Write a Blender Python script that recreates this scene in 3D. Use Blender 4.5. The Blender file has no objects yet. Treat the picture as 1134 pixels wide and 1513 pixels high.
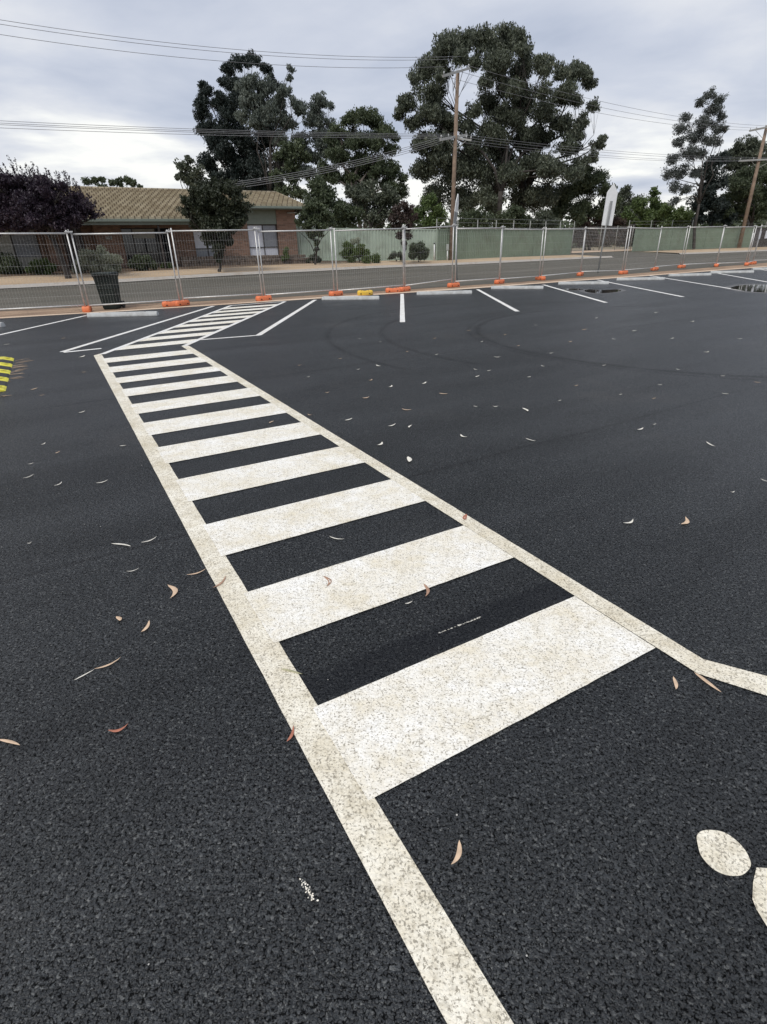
import bpy, math, random
import numpy as np
from mathutils import Vector, Matrix

C = bpy.context.scene.collection
scene = bpy.context.scene
R = math.radians
random.seed(7)

# ------------------------------------------------------------------ camera
FPX, PITCH, ROLL, EYE = 801.5, R(26.08), R(-1.49), 1.495
_F = Vector((0, math.cos(PITCH), -math.sin(PITCH)))
_R0 = Vector((1, 0, 0)); _U0 = Vector((0, math.sin(PITCH), math.cos(PITCH)))
_Rt = _R0 * math.cos(ROLL) + _U0 * math.sin(ROLL)
_Up = _U0 * math.cos(ROLL) - _R0 * math.sin(ROLL)
cam = bpy.data.cameras.new('camera'); camo = bpy.data.objects.new('camera', cam); C.objects.link(camo)
cam.sensor_fit = 'HORIZONTAL'; cam.sensor_width = 36; cam.lens = 36 * FPX / 1134
cam.clip_start = 0.05; cam.clip_end = 3000
m = Matrix((( _Rt.x, _Up.x, -_F.x, 0), (_Rt.y, _Up.y, -_F.y, 0), (_Rt.z, _Up.z, -_F.z, EYE), (0, 0, 0, 1)))
camo.matrix_world = m
scene.camera = camo

# ------------------------------------------------------------------ sky, sun, exposure
SUN_EL, SUN_AZ = R(56), R(205)      # azimuth measured from +Y towards +X
w = bpy.data.worlds.new('World'); scene.world = w; w.use_nodes = True
nt = w.node_tree; nt.nodes.clear()
def N(t, kind, **kw):
    n = t.nodes.new(kind)
    for k, v in kw.items():
        if k.startswith('i_'):
            key = k[2:]
            key = int(key) if key.isdigit() else key.replace('_', ' ')
            n.inputs[key].default_value = v
        else: setattr(n, k, v)
    return n
def ramp(t, stops, interp='LINEAR'):
    n = t.nodes.new('ShaderNodeValToRGB'); n.color_ramp.interpolation = interp
    e = n.color_ramp.elements
    while len(e) > 1: e.remove(e[-1])
    e[0].position = stops[0][0]; e[0].color = (*stops[0][1], 1) if len(stops[0][1]) == 3 else stops[0][1]
    for p, c in stops[1:]:
        k = e.new(p); k.color = (*c, 1) if len(c) == 3 else c
    return n
def g3(v): return (v, v, v)
L = nt.links.new
sky = N(nt, 'ShaderNodeTexSky', sky_type='NISHITA'); sky.sun_disc = False
sky.sun_elevation = SUN_EL; sky.sun_rotation = SUN_AZ; sky.dust_density = 2.0
tc = N(nt, 'ShaderNodeTexCoord')
sep = N(nt, 'ShaderNodeSeparateXYZ'); L(tc.outputs['Generated'], sep.inputs[0])
# clouds lie on a flat layer: direction / (height + offset)
den = N(nt, 'ShaderNodeMath', operation='ADD', i_1=0.10); L(sep.outputs[2], den.inputs[0])
mx = N(nt, 'ShaderNodeMath', operation='MAXIMUM', i_1=0.05); L(den.outputs[0], mx.inputs[0])
dx = N(nt, 'ShaderNodeMath', operation='DIVIDE'); L(sep.outputs[0], dx.inputs[0]); L(mx.outputs[0], dx.inputs[1])
dy = N(nt, 'ShaderNodeMath', operation='DIVIDE'); L(sep.outputs[1], dy.inputs[0]); L(mx.outputs[0], dy.inputs[1])
cmb = N(nt, 'ShaderNodeCombineXYZ', i_2=26.47); L(dx.outputs[0], cmb.inputs[0]); L(dy.outputs[0], cmb.inputs[1])
n1 = N(nt, 'ShaderNodeTexNoise', i_Scale=0.50, i_Detail=7.0, i_Roughness=0.5, i_Distortion=0.5); L(cmb.outputs[0], n1.inputs['Vector'])
n2 = N(nt, 'ShaderNodeTexNoise', i_Scale=1.7, i_Detail=6.0, i_Roughness=0.55, i_Distortion=0.3); L(cmb.outputs[0], n2.inputs['Vector'])
mixn = N(nt, 'ShaderNodeMath', operation='MULTIPLY_ADD', i_1=0.30); L(n2.outputs[0], mixn.inputs[0]); L(n1.outputs[0], mixn.inputs[2])
# brighter, whiter cloud low down
low = N(nt, 'ShaderNodeMapRange', i_1=0.05, i_2=0.28, i_3=0.11, i_4=0.0); L(sep.outputs[2], low.inputs[0])
addl = N(nt, 'ShaderNodeMath', operation='ADD'); L(mixn.outputs[0], addl.inputs[0]); L(low.outputs[0], addl.inputs[1])
K = 5.7
cr = ramp(nt, [(0.45, (.44, .50, .63)), (0.56, (.58, .63, .75)), (0.66, (.69, .73, .83)), (0.76, (.85, .87, .92)), (0.85, (1.12, 1.12, 1.08))])
L(addl.outputs[0], cr.inputs[0])
scl = N(nt, 'ShaderNodeVectorMath', operation='SCALE'); scl.inputs['Scale'].default_value = K; L(cr.outputs[0], scl.inputs[0])
mixc = N(nt, 'ShaderNodeMix', data_type='RGBA'); mixc.inputs[0].default_value = 0.93
L(sky.outputs[0], mixc.inputs[6]); L(scl.outputs[0], mixc.inputs[7])
bg = N(nt, 'ShaderNodeBackground'); bg.inputs[1].default_value = 0.12; L(mixc.outputs[2], bg.inputs[0])
wo = N(nt, 'ShaderNodeOutputWorld'); L(bg.outputs[0], wo.inputs[0])

sl = bpy.data.lights.new('sun', 'SUN'); sl.energy = 1.5; sl.angle = R(22); sl.color = (1.0, .965, .90)
so = bpy.data.objects.new('sun', sl); C.objects.link(so)
sd = Vector((math.sin(SUN_AZ) * math.cos(SUN_EL), math.cos(SUN_AZ) * math.cos(SUN_EL), math.sin(SUN_EL)))
so.rotation_euler = sd.to_track_quat('Z', 'Y').to_euler()
so.location = (0, 0, 30)
scene.view_settings.view_transform = 'Standard'; scene.view_settings.look = 'None'
scene.view_settings.exposure = 0.44; scene.view_settings.gamma = 1

# ------------------------------------------------------------------ frames of reference
TH = R(30.5); CT, ST = math.cos(TH), math.sin(TH)       # u runs along the street, v away across it
def W(u, v, z=0.0): return Vector((u * CT - v * ST, u * ST + v * CT, z))
def UV(x, y): return x * CT + y * ST, -x * ST + y * CT
def Zuv(u, v):
    if v <= 19.0: return 0.0
    s = min(.066, max(.04, .059 - .0009 * (u - 15.7)))
    d = min(v - 19.3, 16)
    if d < 0.6:                                         # ease into the slope
        return s * max(0, (v - 19.0)) ** 2 / 0.9 * 0.3 * 2 if d < 0 else s * (d * .8 + .12)
    return s * d
def Z(x, y): return Zuv(*UV(x, y))
def ray(px, py): return _F + _Rt * ((px - 567) / FPX) - _Up * ((py - 756.5) / FPX)
def at(px, py, Y):                                      # surveyed point at distance Y
    d = ray(px, py); d = d * (Y / d.y); return Vector((d.x, d.y, d.z + EYE))
def gnd(px, py, z=0.0):                                 # surveyed point on the car park level
    d = ray(px, py); t = (z - EYE) / d.z; return Vector((d.x * t, d.y * t, z))

# ------------------------------------------------------------------ object helpers
def props(o, label=None, cat=None, group=None, kind=None):
    if label: o['label'] = label
    if cat: o['category'] = cat
    if group: o['group'] = group
    if kind: o['kind'] = kind
    return o
def empty(name, loc, label, cat, group=None, rz=0.0):
    o = bpy.data.objects.new(name, None); C.objects.link(o)
    o.location = loc; o.rotation_euler = (0, 0, rz); o.empty_display_size = .2
    return props(o, label, cat, group)
class MB:
    def __init__(s): s.v = []; s.f = []; s.sm = False
    def add(s, vs, fs):
        k = len(s.v); s.v += [tuple(v) for v in vs]; s.f += [tuple(i + k for i in f) for f in fs]; return s
    def box(s, c, d, rz=0.0, M=None, top=None):
        x, y, z = d[0] / 2, d[1] / 2, d[2] / 2
        tx, ty = (x, y) if top is None else (top[0] / 2, top[1] / 2)
        vs = [Vector(p) for p in [(-x, -y, -z), (x, -y, -z), (x, y, -z), (-x, y, -z), (-tx, -ty, z), (tx, -ty, z), (tx, ty, z), (-tx, ty, z)]]
        if M is None: M = Matrix.Rotation(rz, 3, 'Z')
        c = Vector(c)
        return s.add([M @ v + c for v in vs], [(0, 3, 2, 1), (4, 5, 6, 7), (0, 1, 5, 4), (1, 2, 6, 5), (2, 3, 7, 6), (3, 0, 4, 7)])
    def ubox(s, u0, u1, v0, v1, z0, z1):                # box aligned with the street
        ps = [W(u0, v0, z0), W(u1, v0, z0), W(u1, v1, z0), W(u0, v1, z0), W(u0, v0, z1), W(u1, v0, z1), W(u1, v1, z1), W(u0, v1, z1)]
        return s.add(ps, [(0, 3, 2, 1), (4, 5, 6, 7), (0, 1, 5, 4), (1, 2, 6, 5), (2, 3, 7, 6), (3, 0, 4, 7)])
    def tube(s, pts, rad, n=8, cap=True):
        pts = [Vector(p) for p in pts]
        if not hasattr(rad, '__len__'): rad = [rad] * len(pts)
        k = len(s.v); up = None
        for i, p in enumerate(pts):
            a = pts[max(0, i - 1)]; b = pts[min(len(pts) - 1, i + 1)]; t = (b - a).normalized()
            if up is None: up = Vector((1, 0, 0)) if abs(t.x) < .8 else Vector((0, 1, 0))
            x = t.cross(up).normalized(); y = t.cross(x); up = -(x.cross(t)) if False else up
            for j in range(n):
                q = 2 * math.pi * j / n
                s.v.append(tuple(p + (x * math.cos(q) + y * math.sin(q)) * rad[i]))
        for i in range(len(pts) - 1):
            for j in range(n):
                a = k + i * n + j; b = k + i * n + (j + 1) % n
                s.f.append((a, b, b + n, a + n))
        if cap:
            s.f.append(tuple(k + j for j in range(n))[::-1]); s.f.append(tuple(k + (len(pts) - 1) * n + j for j in range(n)))
        return s
    def poly(s, pts, z0, z1):                           # vertical prism
        n = len(pts); k = len(s.v)
        s.v += [(p[0], p[1], z0) for p in pts] + [(p[0], p[1], z1) for p in pts]
        s.f += [tuple(k + i for i in range(n))[::-1], tuple(k + n + i for i in range(n))]
        s.f += [(k + i, k + (i + 1) % n, k + n + (i + 1) % n, k + n + i) for i in range(n)]
        return s
    def sheet(s, pts, z): k = len(s.v); s.v += [(p[0], p[1], z) for p in pts]; s.f.append(tuple(range(k, k + len(pts)))); return s
    def build(s, name, mat, parent=None, smooth=False, bevel=0.0):
        me = bpy.data.meshes.new(name); vs = s.v
        if parent is not None:
            Mi = Matrix.LocRotScale(parent.location, parent.rotation_euler, None)
            if parent.parent is not None: Mi = Matrix.LocRotScale(parent.parent.location, parent.parent.rotation_euler, None) @ Mi
            Mi = Mi.inverted()
            vs = [tuple(Mi @ Vector(v)) for v in vs]
        me.from_pydata(vs, [], s.f); me.update()
        me.materials.append(mat)
        if smooth: me.polygons.foreach_set('use_smooth', [True] * len(me.polygons))
        o = bpy.data.objects.new(name, me); C.objects.link(o)
        if parent is not None: o.parent = parent
        if bevel:
            b = o.modifiers.new('bevel', 'BEVEL'); b.width = bevel; b.segments = 2; b.limit_method = 'ANGLE'
        return o
def top_mesh(mb, name, mat, label, cat, group=None, smooth=False, bevel=0.0):
    return props(mb.build(name, mat, None, smooth, bevel), label, cat, group)
def structure(o, label=None):
    o['kind'] = 'structure'
    if label: o['label'] = label
    return o

# ------------------------------------------------------------------ materials
def mat(name):
    m = bpy.data.materials.new(name); m.use_nodes = True
    t = m.node_tree; b = t.nodes['Principled BSDF']
    return m, t, b
def simple(name, col, rough=.6, metal=0.0, var=0.12, scale=6.0, bump=0.0, bscale=60.0, dirt=None, dscale=3.0, damt=.5):
    m, t, b = mat(name)
    b.inputs['Roughness'].default_value = rough; b.inputs['Metallic'].default_value = metal
    tc = N(t, 'ShaderNodeTexCoord')
    n = N(t, 'ShaderNodeTexNoise', i_Scale=scale, i_Detail=5.0); t.links.new(tc.outputs['Object'], n.inputs['Vector'])
    r = ramp(t, [(.3, tuple(c * (1 - var) for c in col)), (.7, tuple(min(1, c * (1 + var)) for c in col))])
    t.links.new(n.outputs[0], r.inputs[0]); out = r.outputs[0]
    if dirt:
        n2 = N(t, 'ShaderNodeTexNoise', i_Scale=dscale, i_Detail=8.0, i_Roughness=.65); t.links.new(tc.outputs['Object'], n2.inputs['Vector'])
        r2 = ramp(t, [(.48, g3(0)), (.66, g3(damt))]); t.links.new(n2.outputs[0], r2.inputs[0])
        mx = N(t, 'ShaderNodeMix', data_type='RGBA'); mx.inputs[7].default_value = (*dirt, 1)
        t.links.new(r2.outputs[0], mx.inputs[0]); t.links.new(out, mx.inputs[6]); out = mx.outputs[2]
    t.links.new(out, b.inputs['Base Color'])
    if bump:
        n3 = N(t, 'ShaderNodeTexNoise', i_Scale=bscale, i_Detail=4.0); t.links.new(tc.outputs['Object'], n3.inputs['Vector'])
        bp = N(t, 'ShaderNodeBump', i_Strength=bump, i_Distance=.01); t.links.new(n3.outputs[0], bp.inputs['Height']); t.links.new(bp.outputs[0], b.inputs['Normal'])
    return m
def street_coords(t):                                   # world position in street axes
    geo = N(t, 'ShaderNodeNewGeometry'); mp = N(t, 'ShaderNodeVectorRotate', rotation_type='Z_AXIS'); mp.inputs['Angle'].default_value = -TH
    t.links.new(geo.outputs['Position'], mp.inputs['Vector']); return mp.outputs[0]
def math_(t, op, a, b=None, c=None, clamp=False):
    n = N(t, 'ShaderNodeMath', operation=op); n.use_clamp = clamp
    for i, x in enumerate((a, b, c)):
        if x is None: continue
        if isinstance(x, (int, float)): n.inputs[i].default_value = x
        else: t.links.new(x, n.inputs[i])
    return n.outputs[0]
def mixcol(t, f, a, b):
    n = N(t, 'ShaderNodeMix', data_type='RGBA')
    for i, x in ((0, f), (6, a), (7, b)):
        if isinstance(x, (int, float)): n.inputs[i].default_value = x
        elif isinstance(x, tuple): n.inputs[i].default_value = (*x, 1)
        else: t.links.new(x, n.inputs[i])
    return n.outputs[2]
def noise(t, vec, scale, detail=4.0, rough=.5, dist=0.0):
    n = N(t, 'ShaderNodeTexNoise', i_Scale=scale, i_Detail=detail, i_Roughness=rough, i_Distortion=dist); t.links.new(vec, n.inputs['Vector']); return n.outputs[0]
def voro(t, vec, scale, feature='F1', out='Distance', rnd=1.0):
    n = N(t, 'ShaderNodeTexVoronoi', feature=feature, i_Scale=scale); n.inputs['Randomness'].default_value = rnd; t.links.new(vec, n.inputs['Vector']); return n.outputs[out]

def asphalt_material():
    m, t, b = mat('fresh_asphalt')
    geo = N(t, 'ShaderNodeNewGeometry'); P = geo.outputs['Position']; S = street_coords(t)
    sp = N(t, 'ShaderNodeSeparateXYZ'); t.links.new(P, sp.inputs[0]); su = N(t, 'ShaderNodeSeparateXYZ'); t.links.new(S, su.inputs[0])
    # stones
    warp = N(t, 'ShaderNodeTexNoise', i_Scale=60.0, i_Detail=2.0); t.links.new(P, warp.inputs['Vector'])
    wv = N(t, 'ShaderNodeVectorMath', operation='MULTIPLY_ADD'); t.links.new(warp.outputs['Color'], wv.inputs[0]); wv.inputs[1].default_value = (.008, .008, .008); t.links.new(P, wv.inputs[2])
    d1 = voro(t, wv.outputs[0], 150.0); e1 = voro(t, wv.outputs[0], 125.0, 'DISTANCE_TO_EDGE')
    d2 = voro(t, P, 260.0)
    cellc = N(t, 'ShaderNodeTexVoronoi', i_Scale=150.0); t.links.new(wv.outputs[0], cellc.inputs['Vector'])
    cs = N(t, 'ShaderNodeSeparateColor'); t.links.new(cellc.outputs['Color'], cs.inputs[0])
    base = ramp(t, [(0, (.006, .007, .008)), (.60, (.016, .0185, .0205)), (.90, (.040, .044, .047)), (1, (.105, .108, .105))]); t.links.new(cs.outputs[0], base.inputs[0])
    # gaps between stones are darker pits of the binder
    pg = noise(t, P, 95.0, 5, .7); fine = noise(t, P, 330.0, 3, .6)
    pe = math_(t, 'SUBTRACT', e1, math_(t, 'MULTIPLY', math_(t, 'SUBTRACT', pg, .53), 1.9)); pe = math_(t, 'ADD', pe, math_(t, 'MULTIPLY', math_(t, 'SUBTRACT', fine, .5), .5))
    pit = ramp(t, [(.0, g3(.10)), (.16, g3(.85)), (.35, g3(1.0))]); t.links.new(pe, pit.inputs[0]); pitv = pit.outputs[0]; dark = None
    col = N(t, 'ShaderNodeMix', data_type='RGBA', blend_type='MULTIPLY'); col.inputs[0].default_value = 1
    t.links.new(base.outputs[0], col.inputs[6]); t.links.new(pit.outputs[0], col.inputs[7]); c = col.outputs[2]
    # large soft patches, laid in strips along the street
    sc = N(t, 'ShaderNodeMapping'); sc.inputs['Scale'].default_value = (.35, 1.6, 1); t.links.new(S, sc.inputs[0])
    big = noise(t, sc.outputs[0], .8, 5, .6, .4); bl = noise(t, P, 2.6, 5, .6)
    tone = ramp(t, [(.3, g3(.70)), (.7, g3(1.25))]); t.links.new(big, tone.inputs[0])
    tone2 = ramp(t, [(.3, g3(.90)), (.7, g3(1.10))]); t.links.new(bl, tone2.inputs[0])
    for tn in (tone, tone2):
        q = N(t, 'ShaderNodeMix', data_type='RGBA', blend_type='MULTIPLY'); q.inputs[0].default_value = 1
        t.links.new(c, q.inputs[6]); t.links.new(tn.outputs[0], q.inputs[7]); c = q.outputs[2]
    # paver joints along the street
    wob = noise(t, P, .7, 3); vv = math_(t, 'ADD', su.outputs[1], math_(t, 'MULTIPLY', wob, .10))
    uu = math_(t, 'MULTIPLY', su.outputs[0], 0.0)
    for v0, wd, am in ((3.02, .030, .50), (6.9, .045, .45), (10.3, .05, .35), (13.7, .06, .35)):
        dd = math_(t, 'ABSOLUTE', math_(t, 'SUBTRACT', vv, v0 + .05))
        f = math_(t, 'SUBTRACT', 1.0, math_(t, 'DIVIDE', dd, wd), clamp=True)
        f = math_(t, 'MULTIPLY', f, math_(t, 'MULTIPLY', noise(t, P, 1.3, 4, .7), am * 2), clamp=True)
        c = mixcol(t, f, c, (.012, .012, .013)); dark = f if dark is None else math_(t, 'MAXIMUM', dark, f)
    # curved tyre scuffs
    for cx, cy, r, w_, am, y0, y1, x0 in ((6.0, 10.3, 4.15, .11, .75, 5.6, 16, -9), (5.0, 11.2, 6.0, .09, .62, 7.4, 16, -9), (5.0, 11.0, 4.95, .09, .60, 7.6, 16, -9), (6.2, 10.4, 4.5, .08, .5, 5.0, 16, -9)):
        ax = math_(t, 'SUBTRACT', sp.outputs[0], cx); ay = math_(t, 'SUBTRACT', sp.outputs[1], cy)
        ln = math_(t, 'SQRT', math_(t, 'ADD', math_(t, 'MULTIPLY', ax, ax), math_(t, 'MULTIPLY', ay, ay)))
        dd = math_(t, 'ABSOLUTE', math_(t, 'SUBTRACT', ln, r))
        f = math_(t, 'SUBTRACT', 1.0, math_(t, 'DIVIDE', dd, w_), clamp=True)
        g1 = math_(t, 'LESS_THAN', sp.outputs[0], cx + .9 * r * .3)
        g2 = math_(t, 'GREATER_THAN', sp.outputs[1], y0)
        f = math_(t, 'MULTIPLY', f, math_(t, 'MULTIPLY', g1, g2)); f = math_(t, 'MULTIPLY', f, math_(t, 'MULTIPLY', noise(t, P, 2.0, 5, .7), am * 2.0), clamp=True)
        c = mixcol(t, f, c, (.010, .010, .011)); dark = math_(t, 'MAXIMUM', dark, f)
    # darker, freshly sealed band in the gap behind the first stripe
    rx = math_(t, 'SUBTRACT', sp.outputs[0], -.049); ry = math_(t, 'SUBTRACT', sp.outputs[1], 1.09)
    pv = math_(t, 'ADD', math_(t, 'MULTIPLY', rx, -math.sin(R(29.1))), math_(t, 'MULTIPLY', ry, math.cos(R(29.1))))
    ps_ = math_(t, 'ADD', math_(t, 'MULTIPLY', rx, math.cos(R(29.1))), math_(t, 'MULTIPLY', ry, math.sin(R(29.1))))
    pb_ = math_(t, 'ABSOLUTE', math_(t, 'SUBTRACT', math_(t, 'ADD', pv, math_(t, 'MULTIPLY', noise(t, P, 3.0, 3), .05)), .535))
    bf = math_(t, 'MULTIPLY', math_(t, 'SUBTRACT', .10, pb_), 22.0, clamp=True)
    bf = math_(t, 'MULTIPLY', bf, math_(t, 'MULTIPLY', math_(t, 'GREATER_THAN', ps_, -.02), math_(t, 'LESS_THAN', ps_, 1.30)))
    c = mixcol(t, math_(t, 'MULTIPLY', bf, .6), c, (.008, .009, .012)); dark = math_(t, 'MAXIMUM', dark, math_(t, 'MULTIPLY', bf, .6))
    # brown dust patches
    dn = noise(t, P, .55, 6, .62); dr = ramp(t, [(.56, g3(0)), (.74, g3(.30))]); t.links.new(dn, dr.inputs[0])
    c = mixcol(t, dr.outputs[0], c, (.085, .080, .074))
    # scattered pale chips
    cv = N(t, 'ShaderNodeTexVoronoi', i_Scale=26.0); t.links.new(P, cv.inputs['Vector'])
    cc = N(t, 'ShaderNodeSeparateColor'); t.links.new(cv.outputs['Color'], cc.inputs[0])
    rare = math_(t, 'GREATER_THAN', cc.outputs[0], .962); sm = math_(t, 'LESS_THAN', cv.outputs['Distance'], math_(t, 'MULTIPLY', cc.outputs[1], .10))
    c = mixcol(t, math_(t, 'MULTIPLY', rare, sm), c, (.50, .48, .44))
    t.links.new(c, b.inputs['Base Color'])
    rr = ramp(t, [(0, g3(.30)), (1, g3(.46))]); t.links.new(cs.outputs[1], rr.inputs[0]); t.links.new(rr.outputs[0], b.inputs['Roughness'])
    spv = math_(t, 'MULTIPLY', math_(t, 'MULTIPLY', pitv, .56), math_(t, 'SUBTRACT', 1.0, math_(t, 'MULTIPLY', dark, .75))); t.links.new(math_(t, 'MULTIPLY', spv, tone.outputs[0]), b.inputs['Specular IOR Level'])
    h = math_(t, 'ADD', math_(t, 'MULTIPLY', d1, -1.0), math_(t, 'MULTIPLY', d2, -.5)); h = math_(t, 'ADD', h, math_(t, 'MULTIPLY', cs.outputs[2], .55)); h = math_(t, 'ADD', h, math_(t, 'MULTIPLY', math_(t, 'MINIMUM', e1, .12), 4.0)); h = math_(t, 'ADD', h, math_(t, 'MULTIPLY', fine, .8))
    bp = N(t, 'ShaderNodeBump', i_Strength=.45, i_Distance=.007); t.links.new(h, bp.inputs['Height']); t.links.new(bp.outputs[0], b.inputs['Normal'])
    return m
ASPHALT = asphalt_material()

def paint_material(name, col, dirtcol, holes, dirt, brown=.35):
    m, t, b = mat(name)
    geo = N(t, 'ShaderNodeNewGeometry'); P = geo.outputs['Position']
    warp = N(t, 'ShaderNodeTexNoise', i_Scale=60.0, i_Detail=2.0); t.links.new(P, warp.inputs['Vector'])
    wv = N(t, 'ShaderNodeVectorMath', operation='MULTIPLY_ADD'); t.links.new(warp.outputs['Color'], wv.inputs[0]); wv.inputs[1].default_value = (.008, .008, .008); t.links.new(P, wv.inputs[2])
    e1 = voro(t, wv.outputs[0], 70.0, 'DISTANCE_TO_EDGE'); d1 = voro(t, wv.outputs[0], 105.0); d2 = voro(t, P, 230.0)
    n1 = noise(t, P, 3.2, 12, .80); r1 = ramp(t, [(.40, g3(0)), (.62, g3(dirt))]); t.links.new(n1, r1.inputs[0])
    c = mixcol(t, r1.outputs[0], col, dirtcol)
    n2 = noise(t, P, 38.0, 6, .75); r2 = ramp(t, [(.50, g3(0)), (.68, g3(brown))]); t.links.new(n2, r2.inputs[0])
    c = mixcol(t, r2.outputs[0], c, tuple(x * .55 for x in dirtcol))
    # pits where the stones show through the coat
    n3 = noise(t, P, 9.0, 4, .6); th = math_(t, 'MULTIPLY', n3, holes)
    crack = math_(t, 'LESS_THAN', e1, math_(t, 'MULTIPLY', th, .18))
    n4 = noise(t, P, 150.0, 3, .6); gate = math_(t, 'MULTIPLY', math_(t, 'SUBTRACT', n4, .50), 9.0, clamp=True)
    f = math_(t, 'MULTIPLY', math_(t, 'MULTIPLY', crack, gate), .8)
    c = mixcol(t, f, c, (.22, .19, .14))
    t.links.new(c, b.inputs['Base Color']); b.inputs['Roughness'].default_value = .65
    h = math_(t, 'ADD', math_(t, 'MULTIPLY', d1, -1.0), math_(t, 'MULTIPLY', d2, -.3))
    bp = N(t, 'ShaderNodeBump', i_Strength=.45, i_Distance=.005); t.links.new(h, bp.inputs['Height']); t.links.new(bp.outputs[0], b.inputs['Normal'])
    return m
PAINT_WHITE = paint_material('white_stripe_paint', (.95, .93, .87), (.77, .69, .52), 1.3, .85, .5)
PAINT_CREAM = paint_material('weathered_line_paint', (.92, .87, .74), (.62, .54, .38), 2.2, .8, .6)
PAINT_BAY = paint_material('bay_line_paint', (.88, .88, .86), (.68, .62, .52), 1.0, .6)

def ground_material(name, cols, scale, stain=(.5, .5, .5), rough=.9, stretch=(1, 1, 1), bump=.4, bsc=40, pebble=None):
    m, t, b = mat(name); S = street_coords(t)
    mp = N(t, 'ShaderNodeMapping'); mp.inputs['Scale'].default_value = stretch; t.links.new(S, mp.inputs[0])
    n = noise(t, mp.outputs[0], scale, 8, .62, .3)
    k = len(cols); r = ramp(t, [(.3 + .4 * i / (k - 1), cols[i]) for i in range(k)]); t.links.new(n, r.inputs[0]); c = r.outputs[0]
    f = noise(t, S, scale * 17, 4, .7); fr = ramp(t, [(.3, g3(.8)), (.7, g3(1.2))]); t.links.new(f, fr.inputs[0])
    q = N(t, 'ShaderNodeMix', data_type='RGBA', blend_type='MULTIPLY'); q.inputs[0].default_value = 1
    t.links.new(c, q.inputs[6]); t.links.new(fr.outputs[0], q.inputs[7]); c = q.outputs[2]
    if pebble:
        cv = N(t, 'ShaderNodeTexVoronoi', i_Scale=9.0); t.links.new(S, cv.inputs['Vector'])
        cc = N(t, 'ShaderNodeSeparateColor'); t.links.new(cv.outputs['Color'], cc.inputs[0])
        f2 = math_(t, 'MULTIPLY', math_(t, 'GREATER_THAN', cc.outputs[0], .75), math_(t, 'LESS_THAN', cv.outputs['Distance'], .25))
        c = mixcol(t, f2, c, pebble)
    t.links.new(c, b.inputs['Base Color']); b.inputs['Roughness'].default_value = rough
    nb = noise(t, S, bsc, 4, .7); bp = N(t, 'ShaderNodeBump', i_Strength=bump, i_Distance=.02); t.links.new(nb, bp.inputs['Height']); t.links.new(bp.outputs[0], b.inputs['Normal'])
    return m
M_ROAD = ground_material('old_road_seal', [(.072, .066, .050), (.096, .087, .067), (.130, .116, .092)], .9, stretch=(.12, 1.3, 1), rough=.8)
M_DIRT = ground_material('verge_dirt', [(.16, .11, .075), (.30, .20, .13), (.42, .30, .20)], 1.1, stretch=(.5, 1.6, 1), pebble=(.10, .07, .05))
M_EDGE = ground_material('sandy_edging', [(.50, .36, .25), (.62, .47, .34), (.68, .55, .42)], .8, stretch=(.4, 3, 1))
M_PATH = ground_material('sandy_footpath', [(.36, .26, .165), (.46, .34, .22), (.53, .41, .28)], .8, stretch=(.4, 1.2, 1))
M_GARDEN = ground_material('mulch', [(.06, .045, .03), (.13, .09, .06), (.24, .17, .11)], 1.2)
M_LAND = ground_material('dry_ground', [(.14, .12, .07), (.22, .18, .11), (.30, .24, .15)], .15)
M_KERB = simple('kerb_concrete', (.42, .39, .35), .85, var=.15, scale=3, dirt=(.25, .20, .15), damt=.6)
M_CONC = simple('wheel_stop_concrete', (.52, .53, .52), .85, var=.10, scale=9, bump=.3, dirt=(.32, .31, .28), dscale=6, damt=.5)

def leaf_mat(name, c0, c1, c2=None, trans=.25, rough=.55):
    m, t, b = mat(name)
    geo = N(t, 'ShaderNodeNewGeometry')
    n = noise(t, geo.outputs['Position'], .55, 3, .6)
    f = math_(t, 'ADD', math_(t, 'MULTIPLY', geo.outputs['Random Per Island'], .6), math_(t, 'MULTIPLY', math_(t, 'SUBTRACT', n, .3), 1.0), clamp=True)
    st = [(.1, c0), (.75, c1)] + ([(1.0, c2)] if c2 else [])
    r = ramp(t, st); t.links.new(f, r.inputs[0])
    t.links.new(r.outputs[0], b.inputs['Base Color']); b.inputs['Roughness'].default_value = rough
    tr = N(t, 'ShaderNodeBsdfTranslucent'); t.links.new(r.outputs[0], tr.inputs[0])
    mx = N(t, 'ShaderNodeMixShader'); mx.inputs[0].default_value = trans
    out = t.nodes['Material Output']
    t.links.new(b.outputs[0], mx.inputs[1]); t.links.new(tr.outputs[0], mx.inputs[2]); t.links.new(mx.outputs[0], out.inputs[0])
    return m
LF_GUM = leaf_mat('gum_leaves', (.045, .056, .038), (.120, .138, .092), (.23, .235, .165))
LF_GREY = leaf_mat('grey_gum_leaves', (.070, .088, .074), (.145, .168, .138), (.23, .25, .20))
LF_DARK = leaf_mat('dark_casuarina_leaves', (.014, .024, .022), (.036, .050, .042))
LF_MID = leaf_mat('olive_leaves', (.045, .062, .032), (.095, .120, .060), (.15, .17, .085))
LF_BRIGHT = leaf_mat('green_shrub_leaves', (.055, .085, .025), (.12, .17, .05), (.19, .23, .08))
LF_PURPLE = leaf_mat('purple_plum_leaves', (.020, .013, .024), (.046, .030, .046), (.085, .050, .062))
LF_PEAR = leaf_mat('dark_pear_leaves', (.022, .030, .016), (.048, .058, .030), (.085, .070, .040))
LF_SAGE = leaf_mat('sage_shrub_leaves', (.20, .22, .15), (.34, .36, .27), (.44, .45, .35))
LF_SPARSE = leaf_mat('sparse_grey_leaves', (.070, .082, .074), (.13, .145, .13), (.20, .21, .185))
LF_BROWN = leaf_mat('bronze_leaves', (.035, .022, .018), (.070, .045, .035), (.09, .075, .045))
BARK = simple('gum_bark', (.045, .038, .033), .9, var=.4, scale=2.0)
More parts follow.
